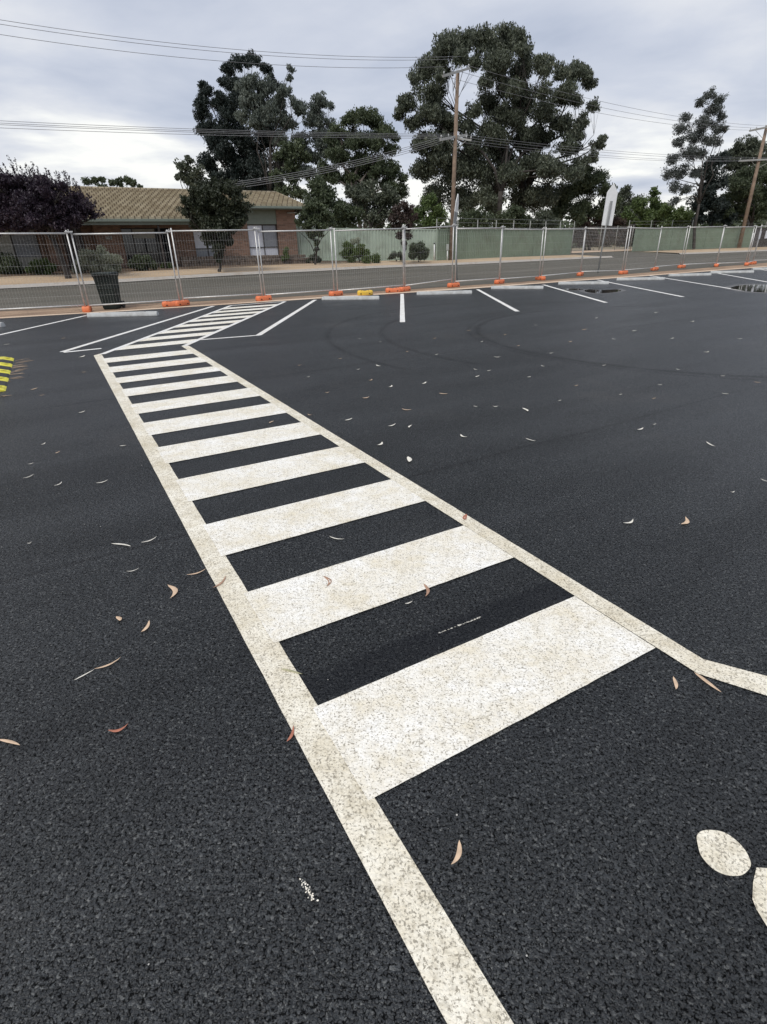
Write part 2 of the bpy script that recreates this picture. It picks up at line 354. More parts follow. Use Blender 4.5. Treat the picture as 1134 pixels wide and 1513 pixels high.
BARK_PALE = simple('pale_gum_bark', (.12, .10, .085), .85, var=.4, scale=1.5)
M_GALV = simple('galvanised_tube', (.60, .59, .57), .42, metal=.35, var=.15, scale=14)
M_WIRE = simple('galvanised_wire', (.44, .44, .43), .5, metal=.3, var=.1)
M_ORANGE = simple('orange_plastic', (.74, .20, .08), .6, var=.18, scale=9, bump=.3, bscale=30, dirt=(.45, .16, .09), dscale=5, damt=.5)
M_YELLOW = simple('yellow_plastic', (.80, .52, .06), .6, var=.15, scale=9, dirt=(.5, .3, .1), dscale=6, damt=.5)
M_BLACK = simple('black_rubber', (.03, .03, .03), .75, var=.2)
M_DARKHOLE = simple('dark_recess', (.05, .03, .025), .8)

# ------------------------------------------------------------------ ground, roads, paths
def interp(tab, u):
    if u <= tab[0][0]: return tab[0][1]
    for (a, b), (c, d) in zip(tab, tab[1:]):
        if u <= c: return b + (d - b) * (u - a) / (c - a)
    return tab[-1][1]
PARK = [(-60, 20.6), (-10, 19.1), (-1, 18.55), (2.4, 18.0), (6, 17.75), (9.2, 17.5), (14, 17.1), (19, 17.15), (24, 17.0), (35, 17.1), (90, 17.2)]
PARK2 = [(a, b + (.42 if a > 3 else .30)) for a, b in PARK]
RNEAR = [(-60, 22.8), (-10, 21.2), (-1, 20.3), (1.75, 19.95), (7, 19.2), (12, 18.75), (20, 18.55), (26.5, 18.8), (40, 19.7), (90, 21)]
RFAR = [(-60, 24.6), (-10, 25.3), (-1, 25.9), (2, 25.95), (5.5, 26.4), (10.6, 26.9), (16.4, 27.5), (21.8, 27.55), (27.8, 28.1), (34, 28.8), (42, 29.0), (60, 27.8), (90, 27)]
PBACK = [(-60, 28.6), (-1, 29.3), (7.3, 29.3), (12.3, 30.2), (18.7, 30.9), (24.4, 30.7), (35, 31.8), (45, 32.6), (62, 31.9), (90, 31.5)]
def strip(name, t0, t1, dz, mat_, u0=-60, u1=90, nu=150, nv=6, wob=0.0, flat=False):
    mb = MB(); rnd = random.Random(hash(name) % 999)
    for i in range(nu + 1):
        u = u0 + (u1 - u0) * i / nu
        a = interp(t0, u) if isinstance(t0, list) else t0; b = interp(t1, u) if isinstance(t1, list) else t1
        a += wob * (math.sin(u * 2.3) + math.sin(u * 5.1 + 1) * .6 + rnd.uniform(-1, 1) * .5); b += wob * (math.sin(u * 1.9 + 2) + math.sin(u * 4.3) * .6 + rnd.uniform(-1, 1) * .5)
        for j in range(nv + 1):
            v = a + (b - a) * j / nv; p = W(u, v, (0 if flat else Zuv(u, v)) + dz); mb.v.append(tuple(p))
    for i in range(nu):
        for j in range(nv):
            k = i * (nv + 1) + j; mb.f.append((k, k + nv + 1, k + nv + 2, k + 1))
    return mb.build(name, mat_, None, True)
# land reaching the horizon
def land():
    us = [-1500, -900, -500, -250, -120] + list(range(-60, 121, 5)) + [200, 400, 800, 1500]
    vs = [-1500, -800, -300, -120, -60, -30, 0, 10, 17, 18, 19] + [19.3 + .8 * i for i in range(22)] + [40, 50, 70, 100, 160, 300, 600, 1000, 2000]
    mb = MB()
    for u in us:
        for v in vs: mb.v.append(tuple(W(u, v, Zuv(u, v) - .035)))
    n = len(vs)
    for i in range(len(us) - 1):
        for j in range(n - 1): k = i * n + j; mb.f.append((k, k + n, k + n + 1, k + 1))
    return mb.build('ground', M_LAND, None, True)
structure(land(), 'dry open ground around the car park')
structure(strip('car_park_asphalt', -25.0, PARK, 0.0, ASPHALT, nv=10, flat=True), 'fresh dark asphalt of the car park')
structure(strip('verge', [(a, b + .0) for a, b in PARK], [(a, b + .15) for a, b in RNEAR], -.006, M_DIRT, nu=300, wob=.02), 'brown dirt verge under the temporary fence')
structure(strip('sandy_edge', [(a, b - .02) for a, b in PARK], PARK2, .004, M_EDGE, nu=400, wob=.015), 'pale sandy strip along the asphalt edge')
structure(strip('road', RNEAR, RFAR, .0, M_ROAD, nu=200, wob=.02, nv=10), 'worn grey street beyond the temporary fence')
structure(strip('pavement', [(a, b + .16) for a, b in RFAR], PBACK, .075, M_PATH, u1=36.4, nv=5), 'sandy footpath in front of the house and green fence')
structure(strip('pavement', [(a, b + .16) for a, b in RFAR], PBACK, .075, M_PATH, u0=45.6, u1=90, nv=5), 'sandy footpath beyond the street mouth')
def kerb():
    mb = MB(); nu = 150
    for i in range(nu + 1):
        u = -60 + 150 * i / nu; a = interp(RFAR, u); z = Zuv(u, a)
        for dv, dz in ((-.30, .004), (-.04, .012), (.04, .10), (.17, .105), (.17, -.03)): mb.v.append(tuple(W(u, a + dv, z + dz)))
    for i in range(nu):
        if 36.3 < -60 + i < 45: continue
        for j in range(4): k = i * 5 + j; mb.f.append((k, k + 5, k + 6, k + 1))
    return mb.build('kerb', M_KERB)
structure(kerb(), 'low concrete kerb on the far side of the street')
structure(strip('garden_bed', PBACK, 33.6, .03, M_GARDEN, u0=-30, u1=38, nu=80, nv=3), 'mulched garden bed in front of the house')
structure(strip('side_street', 28.3, 34.8, .005, M_ROAD, u0=36.4, u1=45.6, nu=10, nv=8), 'side street mouth opening between the green fences')
structure(strip('sandy_apron', 34.9, 44.0, .02, M_EDGE, u0=34.0, u1=56, nu=20, nv=8), 'sandy apron at the end of the street mouth')

# ------------------------------------------------------------------ painted markings
o0 = Vector((-.049, 1.09, 0)); PT = R(29.1)
pd = Vector((-math.sin(PT), math.cos(PT), 0)); pn = Vector((math.cos(PT), math.sin(PT), 0)); PW = 1.286
dv = [0.425, 0.416, 0.433, 0.409, 0.434, 0.401, 0.445, 0.392, 0.451, 0.398, 0.459, 0.387, 0.46, 0.423, 0.43, 0.394, 0.385, 0.423, 0.47, 0.40, 0.45, 0.40]
vs_ = [0]
for q in dv: vs_.append(vs_[-1] + q)
def PP(v, s): return o0 + pd * v + pn * s
def subquad(mb, a, b, c, d, z, n=14, jit=.0006, rnd=random.Random(3)):   # sheet between rims a-d and b-c with slightly ragged edges
    la, lb = (b - a).length, (d - a).length
    if lb >= la: P, Q, S, T_ = a, d, b, c              # long rims a-d, b-c
    else: P, Q, S, T_ = a, b, d, c
    k = len(mb.v); j = lambda: Vector((rnd.gauss(0, jit), rnd.gauss(0, jit), 0))
    for i in range(n + 1):
        e = Vector() if i in (0, n) else None
        p = P.lerp(Q, i / n) + (j() if e is None else e); q = S.lerp(T_, i / n) + (j() if e is None else e)
        mb.v += [(p.x, p.y, z), (q.x, q.y, z)]
    for i in range(n):
        f = (k + 2 * i, k + 2 * i + 1, k + 2 * i + 3, k + 2 * i + 2)
        mb.f.append(f)
stripes = MB()
for i in range(0, len(vs_) - 1, 2):
    a, b = vs_[i], vs_[i + 1]
    subquad(stripes, PP(a, -.022), PP(a, PW + .02), PP(b, PW + .02), PP(b, -.022), .0045, 30)
# side lines of the walkway
lines = MB()
vend = vs_[-1] + .05
subquad(lines, PP(-2.2, -.122), PP(-2.2, 0), PP(vend + .12, 0), PP(vend - .02, -.122), .003, 120)
kink_o = gnd(1040, 975); kink_i = gnd(1031, 996)
far_r = (gnd(268, 505), gnd(281, 504))
rt_o = gnd(1134, 1000); rt_i = gnd(1134, 1029)
dirr = (rt_o - kink_o).normalized(); 
subquad(lines, PP(vend + .06, PW), PP(vend + .0, PW + .122), kink_o, kink_i, .003, 120)
e_o = kink_o + dirr * 2.2; e_i = kink_i + (rt_i - kink_i).normalized() * 2.2
subquad(lines, kink_i, kink_o, e_o, e_i, .003, 30)
structure(lines.build('walkway_side_lines', PAINT_CREAM), 'weathered cream side lines of the painted walkway')
# walkway continues to the fence at an angle
A0, A1 = PP(vend + .02, -.02), Vector((-4.44, 17.45, 0)); B0, B1 = PP(vend + .02, PW + .05), Vector((-2.94, 18.40, 0))
def lerp_v(P0, P1, v):  # point on P0-P1 whose along-path coordinate is v
    f = lambda p: (p - o0).dot(pd)
    t_ = (v - f(P0)) / (f(P1) - f(P0)); return P0.lerp(P1, t_)
vv_ = vend + .30
while vv_ < 16.15:
    a, b = vv_, vv_ + .43
    subquad(stripes, lerp_v(A0, A1, a), lerp_v(B0, B1, a), lerp_v(B0, B1, min(b, 16.3)), lerp_v(A0, A1, min(b, 16.3)), .0045, 20)
    vv_ += .83
structure(stripes.build('walkway_stripes', PAINT_WHITE), 'wide white stripes of the painted walkway')
bays = MB()
def line(p, q, wd, mb=None, z=.003, n=30):
    p = Vector((p[0], p[1], 0)); q = Vector((q[0], q[1], 0)); d = (q - p).normalized(); s = Vector((d.y, -d.x, 0)) * wd / 2
    subquad(mb or bays, p - s, p + s, q + s, q - s, z, n)
line(A0 + Vector((.03, 0, 0)), A1, .10, z=.0062); line(B0 - Vector((.0, 0, 0)), B1, .10, z=.0062)
line(A1, B1, .12, z=.0078)
line(gnd(92, 520), gnd(316, 452), .11); line(gnd(94, 520.8), gnd(150, 515.0), .10, z=.0046)
line(gnd(280, 503.2), gnd(384, 495.2), .09); line(gnd(382, 495.5), gnd(466, 443), .12, z=.0046)
line(gnd(-60, 508), gnd(128, 466), .10)
for a in (((594.5, 434), (595, 476)), ((706, 427.5), (765, 460)), ((803, 420.5), (896, 447)), ((883, 413.5), (1010, 438.5)), ((960, 407), (1103, 430)), ((1052, 402), (1160, 421)), ((1113, 396.5), (1260, 418))):
    line(gnd(*a[0]), gnd(*a[1]), .115)
structure(bays.build('parking_bay_lines', PAINT_BAY), 'white lines dividing the angled parking bays')
sym = MB()
cpt = gnd(1069, 1262); 
outl = [(1031, 1248), (1030, 1236), (1037, 1229), (1052, 1227.5), (1070, 1231), (1087, 1242), (1101, 1257), (1109, 1273), (1109, 1282), (1103, 1290), (1094, 1295), (1078, 1295), (1062, 1290), (1048, 1280), (1036, 1265)]
ps = [gnd(*p) for p in outl]
def smooth_closed(ps, n=4):
    out = []; k = len(ps)
    for i in range(k):
        p0, p1, p2, p3 = ps[i - 1], ps[i], ps[(i + 1) % k], ps[(i + 2) % k]
        for j in range(n):
            t_ = j / n; out.append(.5 * ((2 * p1) + (p2 - p0) * t_ + (2 * p0 - 5 * p1 + 4 * p2 - p3) * t_ ** 2 + (3 * p1 - p0 - 3 * p2 + p3) * t_ ** 3))
    return out
sym.sheet([p.xy for p in smooth_closed(ps)], .003)
body = [(1118, 1283), (1134, 1284), (1175, 1292), (1230, 1330), (1260, 1400), (1225, 1420), (1205, 1370), (1170, 1350), (1180, 1420), (1165, 1440), (1134, 1371), (1118, 1345), (1112, 1330), (1113, 1305)]
sym.sheet([gnd(*p).xy for p in body], .003)
structure(sym.build('wheelchair_symbol', PAINT_CREAM), 'painted wheelchair symbol cut off by the right edge')
scuff = MB(); rs = random.Random(5)
for i in range(46):
    t_ = i / 45; px = 446 + 20 * t_ + rs.gauss(0, 2.0); py = 1303 + 30 * t_ + rs.gauss(0, 2.2)
    c_ = gnd(px, py); r_ = rs.uniform(.0010, .0034)
    scuff.sheet([(c_.x + r_ * rs.uniform(.5, 1.3) * math.cos(a), c_.y + r_ * rs.uniform(.5, 1.3) * math.sin(a)) for a in [k * math.pi / 3 for k in range(6)]], .0035 + .00002 * i)
for i in range(70):
    t_ = rs.random() ** .7; px = 645 + 65 * t_; py = 938 - 25 * t_ + rs.gauss(0, .45); c_ = gnd(px, py); r_ = rs.uniform(.0004, .0015)
    scuff.sheet([(c_.x + r_ * 4 * math.cos(a), c_.y + r_ * math.sin(a)) for a in [k * math.pi / 3 for k in range(6)]], .0035 + .00002 * i)
structure(scuff.build('paint_splashes', PAINT_WHITE), 'small white paint scuffs on the asphalt')

# puddles
def puddle_mat():
    m, t, b = mat('puddle_water'); b.inputs['Base Color'].default_value = (.012, .013, .013, 1); b.inputs['Roughness'].default_value = .03; b.inputs['IOR'].default_value = 1.33
    b.inputs['Specular IOR Level'].default_value = .9
    geo = N(t, 'ShaderNodeNewGeometry'); n = noise(t, geo.outputs['Position'], 6, 2); bp = N(t, 'ShaderNodeBump', i_Strength=.02, i_Distance=.01); t.links.new(n, bp.inputs['Height']); t.links.new(bp.outputs[0], b.inputs['Normal'])
    return m
M_WATER = puddle_mat(); M_SILT = simple('dried_silt', (.11, .11, .11), .8, var=.3, scale=3)
def blobpoly(pts, grow=1.0):
    ps = [gnd(*p) for p in pts]; c_ = sum(ps, Vector()) / len(ps); ps = [c_ + (p - c_) * grow for p in ps]; return [p.xy for p in smooth_closed(ps, 5)]
for nm, pts, lab in (('puddle', [(863, 429.5), (872, 427.5), (890, 428.5), (912, 427.6), (918, 429.5), (910, 431.5), (893, 433.0), (874, 432.5)], 'long dark puddle beside a wheel stop'),
                     ('puddle', [(834, 428), (842, 426.3), (856, 426.6), (858, 428), (846, 429)], 'tiny puddle left of the long puddle'),
                     ('puddle', [(1080, 425.5), (1095, 421.5), (1125, 420.5), (1165, 422), (1170, 429), (1134, 431.8), (1105, 430.5), (1090, 428)], 'large puddle at the right edge reflecting the fence')):
    structure(MB().sheet(blobpoly(pts, 1.30), .0025).build('silt_patch', M_SILT), 'pale dried rim around a puddle')
    structure(MB().sheet(blobpoly(pts), .0055).build(nm, M_WATER), lab)

# ------------------------------------------------------------------ wheel stops
stops = [((-30, 484), (2, 483.5)), ((128, 469), (233, 466.5)), ((475, 443.5), (562, 442.5)), ((617, 436), (697, 434)), ((728, 427), (803, 427)), ((829, 420.5), (898, 420)), ((915, 414.5), (980, 413.5)), ((989, 408.6), (1052, 407)), ((1053, 404), (1113, 403)), ((1113, 399), (1170, 397.5))]
slabs = ['grey concrete wheel stop just entering the left edge of the picture', 'long concrete wheel stop in front of the green bin', 'concrete wheel stop by the yellow fence foot', 'concrete wheel stop right of the short straight bay line', 'concrete wheel stop fifth from the left, before the long puddle', 'concrete wheel stop just behind the long puddle', 'concrete wheel stop right of the long puddle', 'concrete wheel stop left of the large puddle', 'concrete wheel stop behind the large puddle', 'concrete wheel stop at the right edge of the picture']
for (a, b), lb in zip(stops, slabs):
    p, q = gnd(*a), gnd(*b); L_ = 1.85; c_ = (p + q) / 2; ang = math.atan2(q.y - p.y, q.x - p.x)
    if a[0] < 0: c_ = q - Vector((math.cos(ang), math.sin(ang), 0)) * L_ / 2
    if b[0] > 1134: c_ = p + Vector((math.cos(ang), math.sin(ang), 0)) * L_ / 2
    root = empty('wheel_stop', (c_.x, c_.y + .08, 0), lb, 'wheel stop', 'concrete wheel stops at the heads of the bays', ang)
    def lw(x, y, z): v = Matrix.Rotation(ang, 3, 'Z') @ Vector((x, y, z)); return v + root.location
    mb = MB(); sec = [(-.08, .0), (-.08, .035), (-.055, .105), (.055, .105), (.08, .035), (.08, .0)]
    n = len(sec); xs = [-L_ / 2, -L_ / 2 + .05, L_ / 2 - .05, L_ / 2]
    for xi, x in enumerate(xs):
        for (y, z) in sec: mb.v.append(tuple(lw(x, y * (1 if 0 < xi < 3 else .92), z * (1 if 0 < xi < 3 else .90))))
    for i in range(3):
        for j in range(n): k = i * n; mb.f.append((k + j, k + (j + 1) % n, k + n + (j + 1) % n, k + n + j))
    mb.f.append(tuple(range(n))); mb.f.append(tuple(range(3 * n, 4 * n))[::-1])
    mb.build('stop_body', M_CONC, root, bevel=.006)
    for x in (-.6, .6): MB().tube([lw(x, 0, .10), lw(x, 0, .110)], .016, 8).build('anchor_bolt', M_BLACK, root)

# ------------------------------------------------------------------ temporary fence
J = [(-10.85, 15.62), (-8.42, 16.80), (-6.06, 17.95), (-3.72, 19.0), (-1.45, 20.24), (.98, 21.5), (2.98, 23.05), (5.05, 24.38), (7.22, 26.1), (9.74, 28.35), (12.09, 29.02), (14.73, 31.41), (17.01, 33.1), (19.49, 34.03), (21.75, 34.85), (22.75, 35.9), (25.0, 37.3)]
jdesc = ['leftmost, running out of the picture on the left', 'in front of the green wheelie bin', 'first right of the bin, before the brick house', 'before the white curtained window', 'in front of the vase-shaped bush tree', 'raised and tilted, before the bronze street tree', 'just right of the white sign by the power pole', 'right of the raised tilted one', 'before the end of the long green fence', 'before the street opening, with the pointed sign behind it', 'right of the pointed sign', 'before the far green fence, left half', 'before the far green fence, middle', 'left of the leaning power pole', 'crossing the foot of the leaning power pole', 'second from the right edge, very short', 'with a small white notice at the right edge']
fence_group = 'temporary fence panels along the car park'
HT = 2.05
for i in range(len(J) - 1):
    a = Vector((*J[i], 0)); b = Vector((*J[i + 1], 0)); d = (b - a).normalized()
    a = a + d * .055; b = b - d * .055
    off = Vector((-d.y, d.x, 0)) * (.03 if i % 2 else -.03); a += off; b += off
    za, zb = .13 + Z(a.x, a.y), .13 + Z(b.x, b.y)
    if i == 5: zb += .13
    if i in (8, 10): zb -= .03
    za += random.Random(i).uniform(-.03, .03); zb += random.Random(i + 50).uniform(-.03, .03)
    last = (i == len(J) - 2)
    root = empty('mesh_barrier', (a.x, a.y, 0), 'galvanised mesh fence panel ' + jdesc[i], 'fence', fence_group)
    def q(s, z): p = a.lerp(b, s); return Vector((p.x, p.y, za + (zb - za) * s + z))
    fr = MB(); r_ = .021
    for s in (0, 1): fr.tube([q(s, -.08), q(s, HT + .05 - .13)], r_, 8)
    fr.tube([q(0, HT - .16), q(1, HT - .16)], r_, 8); fr.tube([q(0, .05), q(1, .05)], r_, 8)
    fr.build('frame', M_GALV, root, True)
    wm = MB(); L_ = (b - a).length; n = int(L_ / .075)
    side = Vector((d.y, -d.x, 0)) * .0016
    def flat(p, q_):
        dd = (q_ - p).normalized(); s_ = Vector((0, 0, .0015)) if abs(dd.z) < .5 else d * .0015; k = len(wm.v)
        for e in (p, q_): wm.v += [tuple(e + s_), tuple(e - side), tuple(e - s_), tuple(e + side)]
        for j in range(4): wm.f.append((k + j, k + (j + 1) % 4, k + 4 + (j + 1) % 4, k + 4 + j))
    for k_ in range(1, n): flat(q(k_ / n, .05), q(k_ / n, HT - .16))
    for k_ in range(1, 7): flat(q(0, .05 + k_ * (HT - .21) / 7), q(1, .05 + k_ * (HT - .21) / 7))
    wm.build('wire_mesh', M_WIRE, root)
    cl = MB(); e = b + d * .055; cl.box((e.x, e.y, zb + HT - .12), (.20, .075, .035), math.atan2(d.y, d.x)); cl.tube([(e.x, e.y, zb + HT - .16), (e.x, e.y, zb + HT - .06)], .012, 6)
    cl.build('clamp', M_GALV, root)
    if i == 14 or last:
        sm = MB(); p = q(.93 if i == 14 else .3, 1.45); sm.box(p - Vector((-d.y, d.x, 0)) * .04, (.30, .012, .42), math.atan2(d.y, d.x)); sm.build('notice', simple('notice_white', (.75, .76, .78), .5), root)
# orange feet
def foot_mb(sx=.54, sy=.23, h=.16):
    mb = MB(); n = 24; prof = [(0.0, .93), (.03, 1.0), (.10, 1.0), (.145, .93), (.16, .80)]
    for z, s in prof:
        for k in range(n):
            q = 2 * math.pi * k / n; c_, s_ = math.cos(q), math.sin(q)
            x = sx / 2 * s * math.copysign(abs(c_) ** .35, c_); y = sy / 2 * s * math.copysign(abs(s_) ** .45, s_)
            if abs(x) < .09: y *= .80; z_ = z * .86
            else: z_ = z
            mb.v.append((x, y, z_))
    for i in range(len(prof) - 1):
        for k in range(n): a = i * n + k; b = i * n + (k + 1) % n; mb.f.append((a, b, b + n, a + n))
    mb.f.append(tuple(range((len(prof) - 1) * n, len(prof) * n))); mb.f.append(tuple(range(n))[::-1])
    return mb
def make_foot(mat_, label, group):
    root = empty('ballast_block', (0, 0, 0), label, 'fence foot', group)
    foot_mb().build('block', mat_, root, True)
    for x in (-.2, -.12, .12, .2): MB().tube([(x, 0, .155), (x, 0, .1635)], .020, 8).build('socket', M_DARKHOLE, root)
    for y in (-.108, .108):
        for x in (-.15, .15): MB().box((x, y, .055), (.05, .020, .03)).build('grip_recess', M_DARKHOLE, root)
    return root
foot0 = make_foot(M_ORANGE, 'x', 'orange fence feet')
def dup(root, loc, rz, label):
    r = root.copy(); C.objects.link(r); r.location = loc; r.rotation_euler = (0, 0, rz); r['label'] = label
    for ch in list(root.children):
        c_ = ch.copy(); C.objects.link(c_); c_.parent = r
        for g_ in list(ch.children): d_ = g_.copy(); C.objects.link(d_); d_.parent = c_
    return r
fd = ['just outside the left edge', 'under the fence posts left of the green bin', 'right of the green bin, before the brick wall', 'at the end of the striped walkway', 'left of the yellow fence foot', 'right one of the pair at the short straight bay line', 'below the white sign by the power pole', 'behind the fourth wheel stop from the left', 'above the bay line left of the long puddle', 'straight behind the long puddle', 'right of the pointed sign', 'between the pointed sign and the far green fence', 'with a flattened top, before the far green fence', 'left of the leaning power pole', 'left one of the pair near the right edge', 'right one of the pair near the right edge', 'beyond the right edge']
fr_ = random.Random(11)
for i, (x, y) in enumerate(J):
    rz = TH + (1.35 if i in (1, 8) else .25) + fr_.uniform(-.3, .3); y -= .04
    lab = 'orange plastic fence foot ' + fd[i]
    if i == 0: foot0.location = (x, y, Z(x, y)); foot0.rotation_euler = (0, 0, rz); foot0['label'] = lab
    else:
        o = dup(foot0, (x, y, Z(x, y)), rz, lab)
dup(foot0, (.55, 21.05, 0), .15, 'orange plastic fence foot left one of the pair at the short straight bay line')
dup(foot0, (-6.30, 17.70, 0), .5, 'orange plastic fence foot touching the one right of the green bin')
yf = make_foot(M_YELLOW, 'loose yellow plastic fence foot lying on the dirt verge', None); yf.location = (-.44, 20.15, 0.0); yf.rotation_euler = (0, 0, .1)

# ------------------------------------------------------------------ wheelie bin
M_BIN = simple('dark_green_plastic', (.005, .012, .009), .7, var=.2, scale=8, dirt=(.02, .028, .024), dscale=5, damt=.3)
bx, by = -8.02, 17.52; rb = .05
bin_ = empty('wheelie_bin', (bx, by, Z(bx, by)), 'dark green wheelie bin standing on the verge behind the fence', 'bin', None, rb)
def bl(x, y, z): v = Matrix.Rotation(rb, 3, 'Z') @ Vector((x, y, z)); return v + bin_.location
mb = MB()
lay = [(.0, .18, .20, 0), (.05, .20, .21, 0), (.55, .225, .26, .0), (.57, .238, .275, 0), (.60, .228, .265, 0), (.90, .25, .31, 0), (.91, .27, .33, 0), (.96, .27, .33, 0)]
for z, hx, hy, oy in lay: mb.v += [tuple(bl(sx * hx, sy * hy + oy, z)) for sx, sy in ((-1, -1), (1, -1), (1, 1), (-1, 1))]
for i in range(len(lay) - 1):
    for j in range(4): k = i * 4; mb.f.append((k + j, k + (j + 1) % 4, k + 4 + (j + 1) % 4, k + 4 + j))
mb.f.append((3, 2, 1, 0)); mb.f.append(tuple(range(len(lay) * 4 - 4, len(lay) * 4)))
mb.build('tub', M_BIN, bin_, bevel=.012)
mb = MB(); Rb = Matrix.Rotation(rb, 3, 'Z')
mb.box(bl(0, -.01, .985), (.55, .72, .045), M=Rb, top=(.49, .64)); mb.box(bl(0, -.395, .97), (.34, .05, .03), M=Rb); mb.build('lid', M_BIN, bin_, bevel=.01)
mb = MB(); mb.tube([bl(-.22, .40, .93), bl(.22, .40, .93)], .018, 8); mb.box(bl(-.22, .37, .93), (.03, .08, .04), M=Rb); mb.box(bl(.22, .37, .93), (.03, .08, .04), M=Rb); mb.build('handle', M_BIN, bin_, True)
for sx in (-1, 1):
    mb = MB(); mb.tube([bl(sx * .21, .25, .10), bl(sx * .265, .25, .10)], .10, 18); mb.build('wheel', M_BLACK, bin_)

# ------------------------------------------------------------------ rubber speed hump at the left
def hump():
    root = empty('speed_hump', PP(8.0, -1.55), 'yellow and black rubber speed hump at the left edge', 'speed hump')
    M_HY = simple('hump_yellow', (.75, .68, .05), .6, var=.15, scale=12, dirt=(.35, .30, .10), dscale=9, damt=.5)
    prof = [(-.22, 0), (-.20, .014), (-.09, .046), (0, .052), (.09, .046), (.20, .014), (.22, 0)]
    for k in range(9):
        v0 = 9.55 + .3 - (k + 1) * .30; gap = .004
        mb = MB()
        for v in (v0 + gap, v0 + .30 - gap):
            for s, z in prof: p = PP(v, -1.48 + s); mb.v.append((p.x, p.y, z + .001))
        n = len(prof)
        for j in range(n - 1): mb.f.append((j, j + 1, n + j + 1, n + j))
        mb.f.append(tuple(range(n))[::-1]); mb.f.append(tuple(range(n, 2 * n))); 
        mb.build('yellow_module' if k % 2 == 0 else 'black_module', M_HY if k % 2 == 0 else M_BLACK, root)
        if k % 2 == 0:
            gb = MB(); c0 = PP(v0 + .15, -1.48 + .13); gb.box((c0.x, c0.y, .041), (.11, .03, .008), PT); gb.build('grip_slot', simple('worn_yellow', (.45, .40, .06), .7) if k == 0 else bpy.data.materials['worn_yellow'], root)
    return root
hump()
nb = MB(); rs = random.Random(8)
for (x0, y0, x1, y1) in ((22, 536, 47, 532), (26, 533, 40, 530), (17, 541, 38, 538), (18, 544, 40, 540.5), (22, 548, 42, 545), (12, 554, 34, 551.5), (15, 560, 33, 556.5), (3, 566, 16, 563), (0, 586, 10, 585), (25, 543, 40, 541.5), (14, 551, 30, 548)):
    for k in range(3):
        p = gnd(x0 + rs.gauss(0, 2), y0 + rs.gauss(0, .6)); q_ = gnd(x1 + rs.gauss(0, 3), y1 + rs.gauss(0, .6)); m_ = (p + q_) / 2 + Vector((rs.uniform(-.02, .02), rs.uniform(-.02, .02), .004)); p.z = q_.z = .004
        nb.tube([p, m_, q_], [.003, .004, .002], 4)
props(nb.build('needle_litter', simple('dry_needles', (.30, .235, .18), .9, var=.3)), 'dry brown needle litter washed up beside the speed hump', 'litter', None, 'stuff')

# ------------------------------------------------------------------ fallen gum leaves
LM = {k: simple('dry_leaf_' + k, c_, .6, var=.2, scale=30) for k, c_ in dict(pale=(.80, .76, .66), tan=(.66, .48, .33), brown=(.40, .24, .16), red=(.42, .16, .10), olive=(.42, .40, .24)).items()}
def leaf(px0, py0, px1, py1, bend, wd, tone, label, group='fallen leaves on the asphalt', lift=.006):
    z = .0065; p, q_ = gnd(px0, py0, z), gnd(px1, py1, z); d = q_ - p; s = Vector((-d.y, d.x, 0)); c_ = (p + q_) / 2; n = 8; ln = d.length
    mb = MB(); rl = random.Random(int(px0 * 7 + py0))
    for i in range(n + 1):
        t_ = i / n; m_ = p.lerp(q_, t_) + s * bend * .75 * math.sin(math.pi * t_) + Vector((0, 0, lift * (2 * t_ - 1) ** 2 * rl.uniform(.5, 1.0)))
        h = wd * (.72 if abs(px1 - px0) + abs(py1 - py0) > 14 else 1.0) * ln * (math.sin(math.pi * min(1, t_ ** .8)) ** .8 + .03); nn = s.normalized()
        mb.v += [tuple(m_ - nn * h), tuple(m_ + Vector((0, 0, -h * .35))), tuple(m_ + nn * h)]
    for i in range(n):
        k = i * 3; mb.f += [(k, k + 3, k + 4, k + 1), (k + 1, k + 4, k + 5, k + 2)]
    mb.v = [tuple(Vector(v) - c_) for v in mb.v]
    o = mb.build('fallen_leaf', LM[tone], None, True); o.location = c_
    sm = o.modifiers.new('thickness', 'SOLIDIFY'); sm.thickness = .0006
    props(o, label, 'leaf', group)
